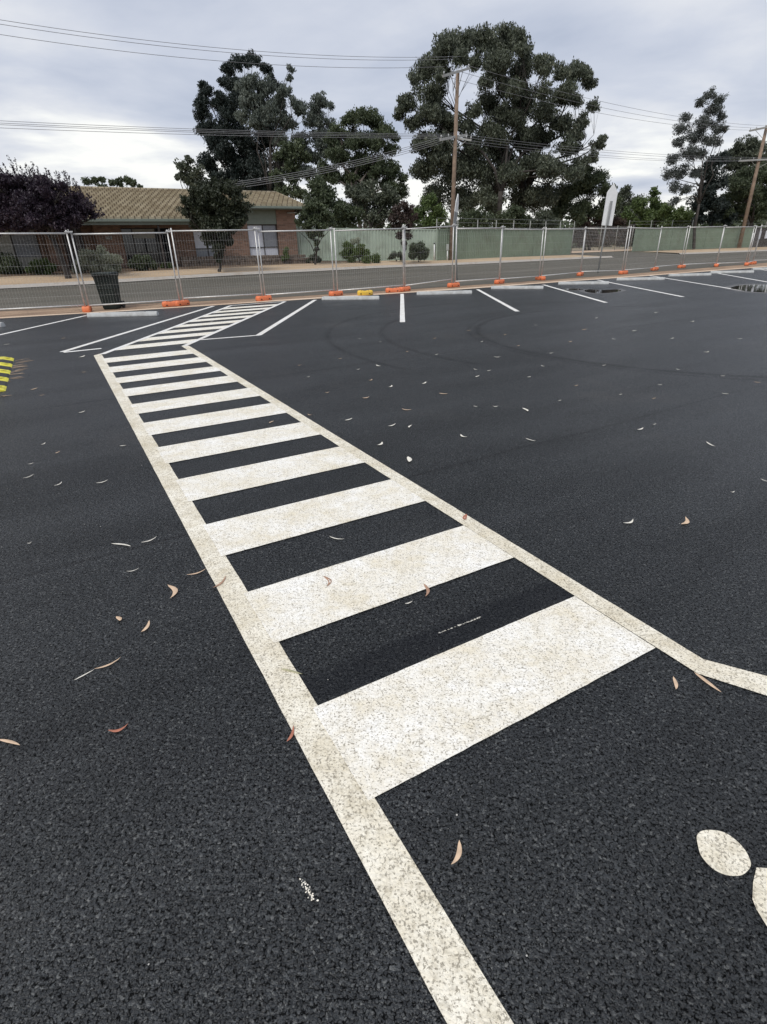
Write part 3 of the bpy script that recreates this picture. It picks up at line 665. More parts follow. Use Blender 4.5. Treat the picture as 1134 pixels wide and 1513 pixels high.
near = [
 (165, 804, 194, 808, .15, .06, 'pale', 'thin pale leaf, left one of two above the darker leaf cluster'), (209, 802, 232, 793, -.15, .06, 'pale', 'thin pale leaf bowed downward, right one of two left of the walkway'),
 (187, 845, 206, 840, -.1, .05, 'pale', 'very thin pale leaf between two pale leaves and a tan crescent'), (276, 850, 305, 841, -.12, .06, 'tan', 'tan leaf with its tip on the left side line'),
 (315, 869, 334, 851, -.15, .07, 'brown', 'brown leaf lying across the left side line'), (248, 865, 252, 885, .3, .13, 'tan', 'tan crescent leaf left of the side line'),
 (172, 912, 178, 918, .2, .2, 'tan', 'tiny tan leaf scrap left of the walkway'), (209, 935, 221, 917, -.12, .12, 'tan', 'tan leaf beside the tiny leaf scrap'),
 (110, 1006, 140, 990, .08, .05, 'pale', 'narrow leaf, lower of two laid end to end'), (140, 989, 179, 972, -.12, .06, 'tan', 'curved narrow leaf, upper of two laid end to end'),
 (160, 1080, 190, 1070, -.28, .12, 'red', 'red-brown curled leaf on asphalt left of the walkway'), (-2, 1094, 30, 1102, .08, .08, 'tan', 'tan leaf cut off by the left edge of the picture'),
 (424, 1097, 434, 1073, -.12, .10, 'red', 'reddish leaf poking onto the left side line'), (415, 989, 447, 997, .08, .06, 'olive', 'olive leaf resting across the inner rim of the left side line'),
 (478, 852, 483, 867, .35, .13, 'brown', 'brown curled leaf on the second white stripe'), (487, 793, 509, 797, -.08, .05, 'pale', 'pale straight leaf on the black gap of the walkway'),
 (626, 863, 629, 882, .22, .10, 'brown', 'brown leaf on the lower rim of the second stripe'), (599, 893, 610, 889, .05, .10, 'pale', 'short pale leaf just below the second stripe'),
 (80, 718, 92, 712, -.15, .08, 'pale', 'small pale leaf, middle of three at the far left'), (142, 714, 160, 709, -.15, .08, 'pale', 'pale leaf, right of three at the far left'), (34, 707, 50, 701, -.1, .06, 'pale', 'thin pale leaf, leftmost of three at the far left'),
 (921, 773, 936, 767, -.25, .10, 'pale', 'pale crescent leaf alone on the right asphalt'), (1007, 775, 1013, 764, -.25, .14, 'tan', 'tan crescent leaf standing on the right asphalt'),
 (995, 1001, 999, 1020, .12, .13, 'tan', 'small tan leaf below the corner of the right side line'), (1026, 994, 1066, 1024, .05, .09, 'tan', 'large tan leaf touching the bend of the right side line'),
 (687, 768, 690, 760, .1, .16, 'red', 'small red leaf on the right side line'), (1124, 708, 1140, 713, .05, .06, 'pale', 'pale leaf at the right edge of the picture'),
 (679, 1243, 667, 1279, .18, .13, 'tan', 'broad tan leaf nearest the camera, right of the side line'),
 (777, 648, 792, 652, .05, .07, 'pale', 'long pale leaf above the middle of the right asphalt'), (1044, 653, 1057, 660, .0, .08, 'pale', 'straight pale leaf tilted down toward the right edge'),
 (603, 675, 605, 683, .1, .15, 'pale', 'small upright pale leaf closest to the right side line'), (558, 658, 565, 653, -.2, .12, 'pale', 'pale crescent leaf just above the upright small one')]
for a in near: leaf(*a)
far = [(942, 635, 951, 632), (965, 627, 970, 626), (681, 642, 691, 646), (574, 630, 585, 626), (605, 632, 609, 628), (594, 604, 609, 605), (510, 621, 521, 618), (535, 588, 546, 586), (728, 600, 737, 600), (772, 603, 780, 608), (649, 581, 662, 582), (730, 527, 740, 527), (574, 572, 579, 569), (624, 567, 630, 564), (825, 592, 830, 591), (915, 583, 920, 582), (972, 568, 979, 568), (1065, 555, 1072, 555), (1067, 581, 1078, 582), (1115, 564, 1125, 565), (964, 589, 970, 588), (849, 570, 855, 569), (779, 557, 785, 556), (703, 557, 709, 555), (453, 557, 458, 556), (527, 546, 532, 545), (643, 524, 648, 523), (812, 522, 818, 521), (763, 511, 768, 510), (1080, 727, 1086, 726), (455, 612, 461, 613), (116, 610, 126, 607), (177, 659, 187, 658), (116, 528, 126, 525), (121, 550, 127, 549), (60, 657, 67, 654), (82, 670, 89, 667), (42, 686, 50, 684), (40, 803, 47, 801), (45, 576, 56, 573), (58, 584, 66, 583), (5, 509, 15, 508), (545, 562, 550, 560), (556, 539, 563, 541), (700, 545, 706, 546), (720, 548, 726, 547), (600, 520, 604, 519), (640, 500, 645, 499), (690, 488, 696, 488), (710, 505, 714, 504), (745, 495, 749, 494), (560, 505, 565, 505), (790, 480, 795, 480), (860, 487, 868, 486), (935, 489, 942, 488), (905, 500, 911, 501), (990, 500, 996, 499), (1040, 520, 1048, 519), (1090, 500, 1098, 500), (1020, 475, 1026, 474), (880, 470, 884, 469), (968, 462, 974, 461), (840, 505, 846, 504), (500, 530, 506, 529), (480, 580, 487, 579), (530, 500, 534, 500), (440, 540, 446, 539), (800, 540, 806, 541), (890, 540, 896, 539), (1000, 545, 1006, 546), (240, 537, 246, 536), (336, 578, 341, 577), (398, 625, 405, 622), (405, 633, 412, 632), (700, 600, 706, 601), (310, 475, 316, 474), (90, 500, 97, 499), (215, 640, 222, 640)]
for i, (x0, y0, x1, y1) in enumerate(far):
    side_ = 'right of' if x0 > 440 else 'left of or on'
    leaf(x0, y0, x1, y1, random.uniform(-.25, .25), .10, random.choice(['pale', 'pale', 'pale', 'tan']), 'small dry leaf scattered far off ' + side_ + ' the striped walkway', 'small dry leaves scattered far off ' + side_ + ' the walkway', .006)

#@@PART2
# ------------------------------------------------------------------ foliage
RNG = np.random.default_rng(21)
def leaf_cloud(centres, radii, n_per, size, droop=.3, asp=.45, squash=(1, 1, 1), rng=RNG):
    """small rhombic leaf faces spread round many clump centres; returns verts, faces"""
    cs = np.repeat(centres, n_per, axis=0); rr = np.repeat(radii, n_per)
    n = len(cs); d = rng.normal(size=(n, 3)); d /= np.linalg.norm(d, axis=1)[:, None]
    rad = rr * rng.random(n) ** .45 * np.where(rng.random(n) < .16, rng.uniform(1.0, 1.55, n), 1.0)
    p = cs + d * rad[:, None] * np.array(squash)
    ax = rng.normal(size=(n, 3)); ax[:, 2] -= droop * 3; ax /= np.linalg.norm(ax, axis=1)[:, None]
    sd = np.cross(ax, rng.normal(size=(n, 3))); sd /= np.linalg.norm(sd, axis=1)[:, None] + 1e-9
    l = size * rng.uniform(.6, 1.3, n)[:, None]; w_ = l * asp
    v = np.stack([p - ax * l * .5, p + sd * w_ * .5, p + ax * l * .5, p - sd * w_ * .5], axis=1).reshape(-1, 3)
    return v
def mesh_np(name, v, mat_, parent):
    n = len(v) // 4; me = bpy.data.meshes.new(name)
    off = np.array(parent.location) if parent is not None else 0
    v = (v - off).astype(np.float32)
    me.vertices.add(n * 4); me.vertices.foreach_set('co', v.ravel())
    me.loops.add(n * 4); me.loops.foreach_set('vertex_index', np.arange(n * 4, dtype=np.int32))
    me.polygons.add(n); me.polygons.foreach_set('loop_start', np.arange(0, n * 4, 4, dtype=np.int32))
    me.update(calc_edges=True); me.materials.append(mat_)
    o = bpy.data.objects.new(name, me); C.objects.link(o)
    if parent is not None: o.parent = parent
    return o
def px_scale(P): return (P - Vector((0, 0, EYE))).dot(_F) / FPX
def tree(name, label, cat, base, blobs, Y, leafm, size, cover=2.6, droop=.3, asp=.45, bark=None, trunk_r=.25, depth=.6, group=None, sub=.36, stems=1, nsub=None, fork=.35, squash=(1, 1, .8), trunk=True, seed=1, limb=1.0):
    rng = np.random.default_rng(seed); bark = bark or BARK
    base = Vector(base); root = empty(name, base, label, cat, group)
    cen = []; rad = []; big = []
    xs = [b[0] for b in blobs]; mid = (min(xs) + max(xs)) / 2; half = (max(xs) - min(xs)) / 2 + 1e-6
    halfm = half * px_scale(at(mid, blobs[0][1], Y))
    for (x, y, r) in blobs:
        t_ = (x - mid) / half; dz = math.sqrt(max(.05, 1 - t_ * t_)) * halfm * depth
        for layer in range(2 if depth > .25 else 1):
            Yb = Y + rng.uniform(-1, 1) * dz * (.9 if layer else .5)
            P = at(x, y, Yb) if layer == 0 else at(x + rng.uniform(-.3, .3) * r, y + rng.uniform(-.1, .4) * r, Yb)
            R_ = r * px_scale(P) * (1 if layer == 0 else .85); big.append((P, R_, layer))
            k = int((nsub or 11) * 1.25)
            d = rng.normal(size=(k, 3)); d /= np.linalg.norm(d, axis=1)[:, None]; d[:, 2] = d[:, 2] * .8 + .15
            q = np.array(P) + d * R_ * rng.uniform(.20, .80, (k, 1))
            cen.append(q); rad.append(np.full(k, R_ * sub * 1.22) * rng.uniform(.7, 1.25, k))
    cen = np.concatenate(cen); rad = np.concatenate(rad)
    keep = cen[:, 2] > base.z + .05; cen = cen[keep]; rad = rad[keep]
    area = np.pi * rad ** 2; la = size * size * asp * .5
    n = np.maximum(3, (cover * area / la * .62)).astype(int)
    cs = np.repeat(cen, n, axis=0); rr = np.repeat(rad, n)
    v = leaf_cloud(cs, rr, 1, size, droop, asp, squash, rng)
    if v[:, 2].min() < base.z: v[:, 2] = np.maximum(v[:, 2], base.z + .01)
    if trunk:
        tb = MB()
        top = max(big, key=lambda b: b[0].z)[0]; cx_ = sum((b[0] for b in big), Vector()) / len(big)
        H = top.z - base.z
        for s_ in range(stems):
            off = Vector((rng.uniform(-1, 1), rng.uniform(-1, 1), 0)) * (0 if stems == 1 else halfm * .35)
            b0 = base + off * .6; fk = Vector((base.x + off.x * 1.2 + (cx_.x - base.x) * .5, base.y + off.y, base.z + H * fork))
            mid_ = b0.lerp(fk, .5) + Vector((rng.uniform(-.05, .05) * H * .3, 0, 0))
            tr_ = trunk_r * (1 if stems == 1 else .7)
            tb.tube([b0 - Vector((0, 0, .1)), b0 + Vector((0, 0, .15)), mid_, fk], [tr_ * 1.35, tr_, tr_ * .85, tr_ * .7], 10)
            mine = [b for i, b in enumerate(big) if i % stems == s_ and b[0].z > fk.z - H * .05]
            mine = [b for b in mine if b[0].z > fk.z + .05 and not (b[2] and rng.random() < .6)]
            if not mine: continue
            lead = [max(mine, key=lambda b: (b[0] - fk).length)[0]]
            while len(lead) < min(6, len(mine)):
                lead.append(max(mine, key=lambda b: min((b[0] - l_).length for l_ in lead))[0])
            paths = []
            for P in lead:
                q1 = fk.lerp(P, .33) + Vector((rng.normal() * .03 * H - (P.x - fk.x) * .14, rng.normal() * .03 * H, .05 * H)); q2 = fk.lerp(P, .68) + Vector((rng.normal() * .03 * H, rng.normal() * .03 * H, .02 * H))
                pl_ = [fk - Vector((0, 0, tr_ * .6)), (fk + q1) / 2 + Vector((rng.normal() * .01 * H, 0, .01 * H)), q1, (q1 + q2) / 2 + Vector((rng.normal() * .015 * H, 0, 0)), q2, P]
                r0 = tr_ * .48 * limb; tb.tube(pl_, [r0, r0 * .85, r0 * .7, r0 * .55, r0 * .4, r0 * .12], 7); paths.append((pl_, r0))
            for (P, R_, ly) in mine:
                best = min(((q, pl_[1], k_) for pl_ in paths for k_, q in list(enumerate(pl_[0]))[1:5] if q.z < P.z + R_ * .5 or k_ == 1), key=lambda e: (e[0] - P).length + (0 if e[0].z < P.z else R_))
                a = best[0]; r0 = best[1] * (.55 - .08 * best[2])
                if (P - a).length > .22 * H + R_: continue
                m1 = a.lerp(P, .5) + Vector((rng.normal() * .12, rng.normal() * .12, -.12)) * (P - a).length
                tb.tube([a, m1, P + Vector((0, 0, R_ * .2))], [r0, r0 * .6, r0 * .2], 5)
                for _ in range(3):
                    e = P + Vector(tuple(rng.normal(size=3))).normalized() * R_ * .7; tb.tube([m1, (m1 + e) / 2 + Vector((0, 0, R_ * .1)), e], [r0 * .4, r0 * .25, r0 * .08], 4, cap=False)
        tb.build('trunk', bark, root, True)
    mesh_np('crown', v, leafm, root)
    return root
def gz(x, y): return (x, y, Z(x, y))
def base_at(px, Y): p = at(px, 372, Y); return gz(p.x, p.y)

BIG = [(702, 92, 15), (664, 67, 27), (690, 60, 22), (714, 57, 25), (740, 62, 24), (761, 60, 25), (776, 75, 18), (640, 92, 22), (624, 106, 20), (615, 118, 14), (600, 154, 19), (592, 170, 12), (637, 137, 26), (644, 171, 28), (612, 180, 18), (737, 98, 30), (774, 104, 26), (808, 97, 22), (830, 106, 16), (851, 107, 22), (871, 124, 14), (868, 110, 13), (878, 157, 13), (835, 137, 24), (774, 150, 30), (722, 150, 24), (806, 165, 24), (830, 185, 24), (861, 181, 15), (886, 214, 13), (893, 204, 9), (875, 232, 14), (838, 221, 22), (778, 208, 30), (730, 200, 28), (690, 190, 18), (745, 130, 22), (760, 175, 24), (740, 172, 20), (700, 215, 24), (665, 182, 22), (790, 238, 24), (735, 225, 26), (690, 238, 26), (645, 235, 24), (800, 135, 18), (853, 150, 14), (850, 200, 17), (763, 132, 20), (680, 86, 20), (656, 108, 18), (860, 240, 16), (800, 205, 22), (720, 120, 16), (655, 215, 28), (622, 214, 20), (627, 250, 24), (665, 255, 30), (710, 250, 32), (761, 255, 32), (810, 250, 28), (845, 258, 22), (640, 290, 24), (680, 295, 30), (727, 295, 32), (778, 295, 32), (815, 290, 24), (700, 165, 16)]
tree('gum_tree', 'huge dark spreading gum tree, tallest in the picture, behind the power pole', 'tree', base_at(735, 58), BIG, 58, LF_GUM, .22, 2.5, droop=.6, trunk_r=.42, stems=4, fork=.30, sub=.30, nsub=14, seed=3, squash=(1, 1, .85))
tree('gum_tree', 'olive rounded gum tree right of the huge dark gum', 'tree', base_at(868, 62), [(855, 278, 26), (835, 290, 22), (878, 265, 22), (868, 254, 12), (895, 280, 16), (905, 300, 20), (865, 308, 26), (825, 312, 22), (890, 315, 20)], 60, LF_MID, .20, 2.6, trunk_r=.25, stems=2, sub=.34, seed=4)
tree('gum_tree', 'small rounded tree between the pointed sign and the sparse tall tree', 'tree', base_at(925, 70), [(925, 286, 13), (912, 294, 12), (935, 300, 15), (918, 312, 16), (940, 320, 14), (928, 278, 7)], 70, LF_GUM, .22, 2.4, trunk_r=.2, sub=.36, seed=5)
tree('casuarina_tree', 'very dark tall tree behind the house, leftmost of the group', 'tree', base_at(345, 60), [(304, 135, 13), (298, 126, 8), (301, 150, 15), (300, 168, 16), (307, 190, 20), (320, 214, 22), (307, 240, 22), (338, 104, 13), (350, 95, 14), (362, 90, 13), (374, 91, 14), (391, 100, 12), (345, 125, 17), (332, 150, 16), (350, 150, 18), (405, 125, 11), (330, 195, 20), (392, 190, 22), (362, 245, 26), (395, 272, 22), (340, 275, 20), (305, 278, 15), (420, 235, 20), (330, 122, 11), (324, 140, 10), (322, 156, 13), (340, 170, 20), (350, 196, 24), (336, 225, 22), (372, 215, 26), (384, 245, 24), (350, 255, 24), (398, 110, 8), (400, 210, 18), (415, 245, 18), (405, 270, 16), (320, 262, 18), (372, 275, 20)], 60, LF_DARK, .24, 2.6, droop=-.35, asp=.35, trunk_r=.28, stems=3, sub=.30, nsub=14, seed=6)
tree('gum_tree', 'low dark tree peeping left of the tall dark casuarina', 'tree', base_at(275, 58), [(270, 246, 12), (280, 238, 9), (266, 262, 9), (278, 262, 13), (292, 255, 14), (290, 272, 14)], 58, LF_GUM, .26, 2.4, trunk_r=.15, sub=.34, seed=7)
tree('gum_tree', 'grey-green gum tree in front of the dark casuarina', 'tree', base_at(398, 54), [(374, 122, 18), (360, 130, 14), (391, 130, 20), (367, 148, 22), (385, 152, 22), (400, 165, 22), (380, 178, 20), (360, 170, 14), (421, 135, 14), (412, 150, 16), (428, 115, 7), (432, 104, 6), (428, 99, 5), (441, 154, 15), (425, 180, 18), (444, 165, 11), (410, 205, 18)], 54, LF_GREY, .19, 2.5, droop=.7, trunk_r=.22, stems=2, sub=.30, nsub=14, seed=8)
tree('gum_tree', 'slim upright grey gum between the grey gum and the round crowned gum', 'tree', base_at(470, 56), [(445, 205, 16), (450, 225, 18), (440, 250, 18), (455, 255, 18), (470, 262, 18), (495, 225, 14), (478, 200, 14), (471, 146, 13), (466, 158, 15), (480, 152, 11), (490, 157, 8), (459, 176, 14), (472, 180, 18), (486, 182, 10), (470, 205, 18), (482, 222, 18), (462, 232, 16)], 56, LF_GREY, .19, 2.0, droop=.6, trunk_r=.18, stems=2, sub=.32, seed=9)
tree('gum_tree', 'dark gum with a slender bare trunk above the right end of the roof', 'tree', base_at(428, 50), [(430, 262, 16), (420, 282, 16), (440, 285, 16), (408, 262, 14), (425, 222, 17), (440, 218, 14), (412, 232, 12), (432, 240, 16), (450, 232, 12)], 50, LF_MID, .24, 2.2, trunk_r=.12, sub=.34, fork=.5, seed=10)
tree('gum_tree', 'round crowned olive gum with twisted pale limbs behind the green fence', 'tree', base_at(545, 50), [(535, 174, 20), (515, 178, 16), (552, 180, 18), (570, 190, 16), (580, 200, 12), (500, 195, 18), (490, 208, 14), (525, 205, 24), (555, 212, 24), (578, 220, 14), (495, 262, 18), (520, 265, 20), (545, 268, 20), (572, 272, 18), (592, 282, 14), (596, 262, 10), (501, 230, 22), (530, 240, 24), (562, 245, 22), (582, 250, 16), (480, 250, 16)], 50, LF_MID, .18, 2.8, droop=.4, trunk_r=.30, stems=2, sub=.32, nsub=12, seed=11, bark=BARK_PALE, fork=.38, limb=1.3)
tree('wattle_tree', 'bushy yellow-green wattle right of the brick house', 'tree', base_at(485, 43), [(471, 278, 18), (485, 290, 20), (468, 300, 20), (500, 305, 20), (455, 310, 16), (480, 320, 22), (520, 318, 22), (505, 328, 18), (462, 272, 10)], 43, LF_MID, .20, 2.4, trunk_r=.12, sub=.34, seed=12)
tree('wattle_tree', 'dark undergrowth tree behind the green fence left of the bronze tree', 'tree', base_at(545, 46), [(541, 285, 22), (560, 300, 22), (530, 305, 18), (520, 285, 16), (575, 290, 18), (550, 322, 20), (580, 320, 18)], 47, LF_GUM, .22, 2.4, trunk_r=.12, sub=.34, seed=13)
tree('shrub', 'bright green leafy shrub behind the fence left of the power pole', 'shrub', base_at(635, 45), [(630, 300, 15), (645, 312, 16), (620, 318, 16), (650, 325, 14), (635, 328, 16), (610, 325, 12), (640, 292, 8)], 45, LF_BRIGHT, .20, 2.2, trunk_r=.08, sub=.36, seed=14)
for k, (pp, Yq, lm, lb) in enumerate([([(690, 325, 16), (705, 318, 14), (720, 328, 14)], 48, LF_MID, 'low olive scrub behind the fence just right of the power pole'), ([(750, 322, 18), (770, 328, 16), (735, 330, 12), (760, 312, 12)], 52, LF_MID, 'low scrub behind the fence under the huge gum'), ([(800, 325, 16), (815, 330, 14), (785, 330, 12)], 52, LF_GUM, 'dark low scrub behind the right half of the long green fence')]):
    tree('shrub', lb, 'shrub', base_at(pp[0][0], Yq), pp, Yq, lm, .20, 2.2, trunk_r=.06, sub=.38, seed=30 + k)
tree('conifer', 'small pointed green conifer right of the side street opening', 'tree', base_at(967, 66), [(967, 279, 5), (967, 286, 8), (965, 296, 11), (970, 306, 13), (962, 316, 15), (975, 322, 14)], 66, LF_BRIGHT, .24, 2.6, droop=-.3, trunk_r=.1, sub=.36, seed=15)
tree('shrub', 'wide green shrub left of the pointed conifer', 'shrub', base_at(945, 64), [(945, 306, 14), (930, 318, 14), (955, 322, 14), (940, 330, 12), (950, 298, 8)], 64, LF_BRIGHT, .24, 2.4, trunk_r=.08, sub=.36, seed=16)
tree('shrub', 'green shrub between the conifer and the sparse tall tree', 'shrub', base_at(995, 64), [(985, 312, 14), (1000, 318, 15), (1015, 322, 14), (990, 328, 12), (1030, 326, 12)], 64, LF_BRIGHT, .24, 2.4, trunk_r=.08, sub=.36, seed=17)
SP = [(1051, 140, 11), (1063, 146, 11), (1036, 153, 11), (1055, 162, 14), (1067, 172, 9), (1040, 182, 16), (1013, 174, 10), (1007, 190, 12), (1059, 188, 13), (1070, 190, 7), (1026, 200, 16), (1001, 210, 11), (1047, 208, 14), (997, 233, 13), (1017, 227, 15), (1032, 229, 13), (990, 256, 12), (1009, 254, 15), (997, 277, 12), (1013, 281, 12), (1028, 256, 12), (997, 298, 9), (1060, 210, 9)]
tree('sparse_tree', 'tall sparse see-through grey tree near the right edge', 'tree', base_at(1019, 55), SP, 55, LF_SPARSE, .14, 1.35, droop=.1, asp=.45, trunk_r=.17, stems=2, fork=.32, sub=.33, nsub=13, seed=18, depth=.35)
tree('casuarina_tree', 'dark narrow tree tucked behind the sparse tall tree', 'tree', base_at(1050, 60), [(1047, 258, 18), (1055, 240, 14), (1045, 282, 20), (1060, 270, 16), (1040, 305, 18), (1060, 305, 18), (1067, 233, 12), (1030, 300, 14), (1055, 324, 14), (1078, 326, 14), (1035, 322, 12)], 60, LF_DARK, .28, 2.4, trunk_r=.2, sub=.34, seed=19)
tree('fig_tree', 'dark green broad tree behind the leaning power pole', 'tree', base_at(1105, 68), [(1093, 217, 13), (1108, 213, 13), (1122, 218, 13), (1084, 228, 14), (1100, 236, 18), (1118, 236, 18), (1140, 232, 22), (1165, 240, 24), (1080, 246, 14), (1090, 262, 18)], 68, LF_GUM, .22, 2.8, trunk_r=.3, sub=.34, nsub=12, seed=20)
tree('wattle_tree', 'light olive broad tree in front of the dark one at the right edge', 'tree', base_at(1110, 60), [(1103, 260, 17), (1090, 275, 16), (1120, 255, 17), (1138, 262, 20), (1108, 284, 20), (1128, 288, 20), (1080, 292, 16), (1098, 308, 18), (1125, 310, 20), (1074, 312, 14), (1150, 300, 24)], 60, LF_MID, .20, 2.8, trunk_r=.22, sub=.34, nsub=12, seed=21)
tree('gum_tree', 'distant row of round gum crowns above the tiled roof', 'tree', base_at(165, 80), [(129, 268, 7), (140, 266, 7), (152, 266, 7), (165, 270, 6), (175, 269, 8), (188, 267, 8), (198, 271, 6), (206, 276, 5), (150, 280, 10), (180, 282, 10)], 80, LF_MID, .32, 2.6, trunk_r=.2, sub=.4, seed=22, depth=.3)

# street trees
PUR = [(15, 305, 26), (45, 300, 26), (75, 310, 24), (100, 308, 20), (60, 328, 20), (30, 332, 16), (90, 332, 14), (120, 318, 14), (-10, 312, 26), (0, 334, 16), (112, 328, 10), (68, 282, 18), (40, 280, 18), (20, 290, 24), (55, 288, 24), (90, 296, 24), (115, 305, 18), (130, 308, 12), (-20, 295, 28), (35, 318, 22), (80, 322, 20), (5, 322, 20), (105, 324, 14), (60, 268, 14), (30, 268, 14), (90, 275, 10), (5, 268, 16), (-15, 265, 16), (115, 290, 9), (140, 318, 7)]
pt = tree('plum_tree', 'dark purple leafed plum tree with upright shoots at the far left', 'tree', gz(-12.75, 24.5), PUR, 24.6, LF_PURPLE, .105, 3.4, droop=-.2, asp=.5, trunk_r=.13, stems=1, fork=.42, sub=.34, nsub=12, seed=23)
def shoots(root, lst, Y, leafm, size, seed, barkm=BARK, n=42):
    rng = np.random.default_rng(seed); cs = []
    lst = [(a_ + dx_, b_ + abs(dx_) * .3, c_ + dx_ * 1.2, d_ + dy_) for (a_, b_, c_, d_) in lst for dx_, dy_ in ((0, 0), (rng.uniform(-5, 5), rng.uniform(2, 12)))]
    for (x0, y0, x1, y1) in lst:
        Yq = Y + rng.uniform(-1.2, 1.2); a = at(x0, y0, Yq); b = at(x1, y1, Yq + rng.uniform(-.3, .3)); m_ = a.lerp(b, .5) + Vector((rng.uniform(-.04, .04), 0, 0))
        MB().tube([a, m_, b], [.012, .008, .003], 4).build('shoot', barkm, root)
        for k in range(n):
            t_ = rng.random() ** .9; p = a.lerp(b, t_); cs.append(np.array(p) + rng.normal(size=3) * .05 * (1.2 - t_))
    v = leaf_cloud(np.array(cs), np.full(len(cs), .05), 1, size, -.3, .5, (1, 1, 1), rng)
    mesh_np('shoot_leaves', v, leafm, root)
shoots(pt, [(25, 275, 12, 228), (32, 272, 22, 232), (45, 268, 38, 240), (10, 268, -4, 236), (52, 270, 48, 238), (60, 268, 55, 246), (70, 272, 68, 248), (78, 270, 72, 252), (85, 276, 82, 252), (98, 280, 94, 250), (104, 286, 101, 258), (110, 290, 108, 262), (116, 296, 112, 268), (20, 272, 4, 240), (0, 262, -12, 232), (40, 280, 30, 246), (120, 300, 118, 276), (66, 280, 60, 256), (90, 284, 86, 262), (128, 304, 130, 284), (136, 310, 142, 296), (142, 318, 150, 306)], 24.6, LF_PURPLE, .085, 41)
pa = tree('pear_tree', 'dense dark vase-shaped street tree before the brick house', 'tree', gz(-7.34, 27.66), [(320, 276, 15), (305, 280, 15), (338, 280, 16), (350, 288, 13), (290, 288, 14), (280, 300, 13), (300, 300, 20), (322, 302, 22), (345, 304, 18), (362, 306, 10), (276, 314, 9), (290, 318, 14), (310, 322, 18), (335, 322, 18), (355, 320, 12), (305, 338, 14), (325, 340, 15), (342, 338, 12), (292, 332, 12), (350, 330, 12), (312, 352, 15), (335, 352, 14), (323, 366, 12), (324, 378, 8), (324, 385, 5), (322, 335, 22), (300, 312, 20), (340, 312, 20)], 27.66, LF_PEAR, .115, 3.4, asp=.5, trunk_r=.075, fork=.12, sub=.34, nsub=12, seed=24)
shoots(pa, [(300, 280, 285, 262), (312, 275, 305, 262), (325, 275, 328, 262), (340, 276, 352, 266), (355, 292, 372, 284), (362, 304, 376, 302), (280, 298, 266, 288), (275, 310, 260, 306), (345, 280, 362, 272)], 27.6, LF_PEAR, .10, 42)
tree('pear_tree', 'smaller olive vase-shaped street tree right of the brick house', 'tree', gz(-3.35, 32.4), [(466, 300, 10), (458, 308, 11), (478, 308, 11), (448, 320, 10), (465, 322, 15), (485, 320, 11), (440, 328, 7), (455, 334, 11), (474, 334, 12), (490, 330, 7), (464, 346, 10), (472, 346, 8), (467, 358, 7), (468, 368, 5)], 32.4, LF_MID, .12, 2.7, asp=.5, trunk_r=.06, fork=.15, sub=.36, seed=25)
tree('plum_tree', 'bronze-purple vase-shaped street tree before the pale green fence', 'tree', gz(1.49, 33.24), [(597, 304, 9), (588, 312, 10), (605, 312, 10), (580, 324, 8), (597, 322, 13), (612, 322, 8), (587, 334, 9), (604, 334, 9), (593, 346, 8), (603, 348, 8), (598, 360, 6), (598, 368, 4)], 33.24, LF_BROWN, .12, 2.4, asp=.5, trunk_r=.06, fork=.15, sub=.36, seed=26)
# garden shrubs
def bush(label, blobs, Y, lm, size, seed, cover=4.0, name='shrub', cat='shrub', droop=-.3, asp=.4, depth=.8):
    x = sum(b[0] for b in blobs) / len(blobs); return tree(name, label, cat, base_at(x, Y), blobs, Y, lm, size, cover, droop=droop, asp=asp, trunk_r=.03, sub=.42, seed=seed, fork=.2, depth=depth, squash=(1, 1, .9))
bush('round grey-green shrub behind the wheelie bin', [(115, 397, 9), (172, 397, 9), (119, 387, 11), (169, 384, 11), (124, 378, 9), (130, 386, 13), (145, 380, 13), (160, 384, 13), (120, 392, 10), (140, 394, 13), (160, 396, 11), (168, 392, 8), (150, 370, 7), (136, 374, 8)], 26.75, LF_SAGE, .09, 50, 2.6)
bush('dark green rounded shrub at the far left edge', [(5, 385, 14), (18, 392, 13), (-10, 388, 16), (8, 398, 12), (25, 400, 8)], 26.4, LF_MID, .09, 51)
bush('low bright green shrub left of the plum trunk', [(55, 392, 9), (66, 390, 9), (76, 396, 8), (60, 400, 9), (45, 398, 7), (70, 402, 6)], 26.3, LF_BRIGHT, .09, 52)
bush('mid green mounded shrub under the dark house window', [(205, 384, 9), (216, 384, 9), (198, 391, 8), (212, 393, 10), (226, 391, 8)], 28.2, LF_MID, .09, 53)
bush('small yellow-green plant right of the mounded window shrub', [(244, 391, 5), (250, 393, 5), (240, 396, 4), (252, 397, 4)], 29.6, LF_BRIGHT, .08, 54)
bush('broad dark green shrub before the pale green fence', [(516, 366, 9), (512, 376, 9), (528, 374, 9), (542, 376, 9), (555, 380, 8), (520, 382, 8), (540, 384, 8), (534, 366, 6)], 34.2, LF_BRIGHT, .11, 55)
bush('wispy straw-coloured grass tuft on top of the broad green shrub', [(522, 357, 5), (528, 355, 5), (518, 362, 4), (530, 361, 4)], 34.6, LF_SAGE, .16, 56, 1.6, 'grass_tuft', 'plant', -1.0, .12)
bush('green-brown rounded shrub right of the bronze tree', [(612, 366, 8), (622, 364, 8), (630, 372, 7), (610, 376, 8), (624, 378, 8), (616, 370, 9)], 35.2, LF_MID, .11, 57)
bush('low dark shrub at the foot of the bronze tree', [(582, 377, 5), (590, 376, 5), (577, 381, 4), (594, 381, 4)], 35.6, LF_GUM, .11, 58)
bush('upright yellow-green plant against the brick corner', [(422, 374, 5), (425, 380, 5), (419, 382, 4), (424, 368, 4)], 33.2, LF_BRIGHT, .12, 59, 1.8, 'plant', 'plant', -.8, .2)
bush('small dark shrub at the foot of the olive street tree', [(462, 381, 6), (470, 383, 5), (456, 385, 4)], 34.0, LF_GUM, .11, 60)

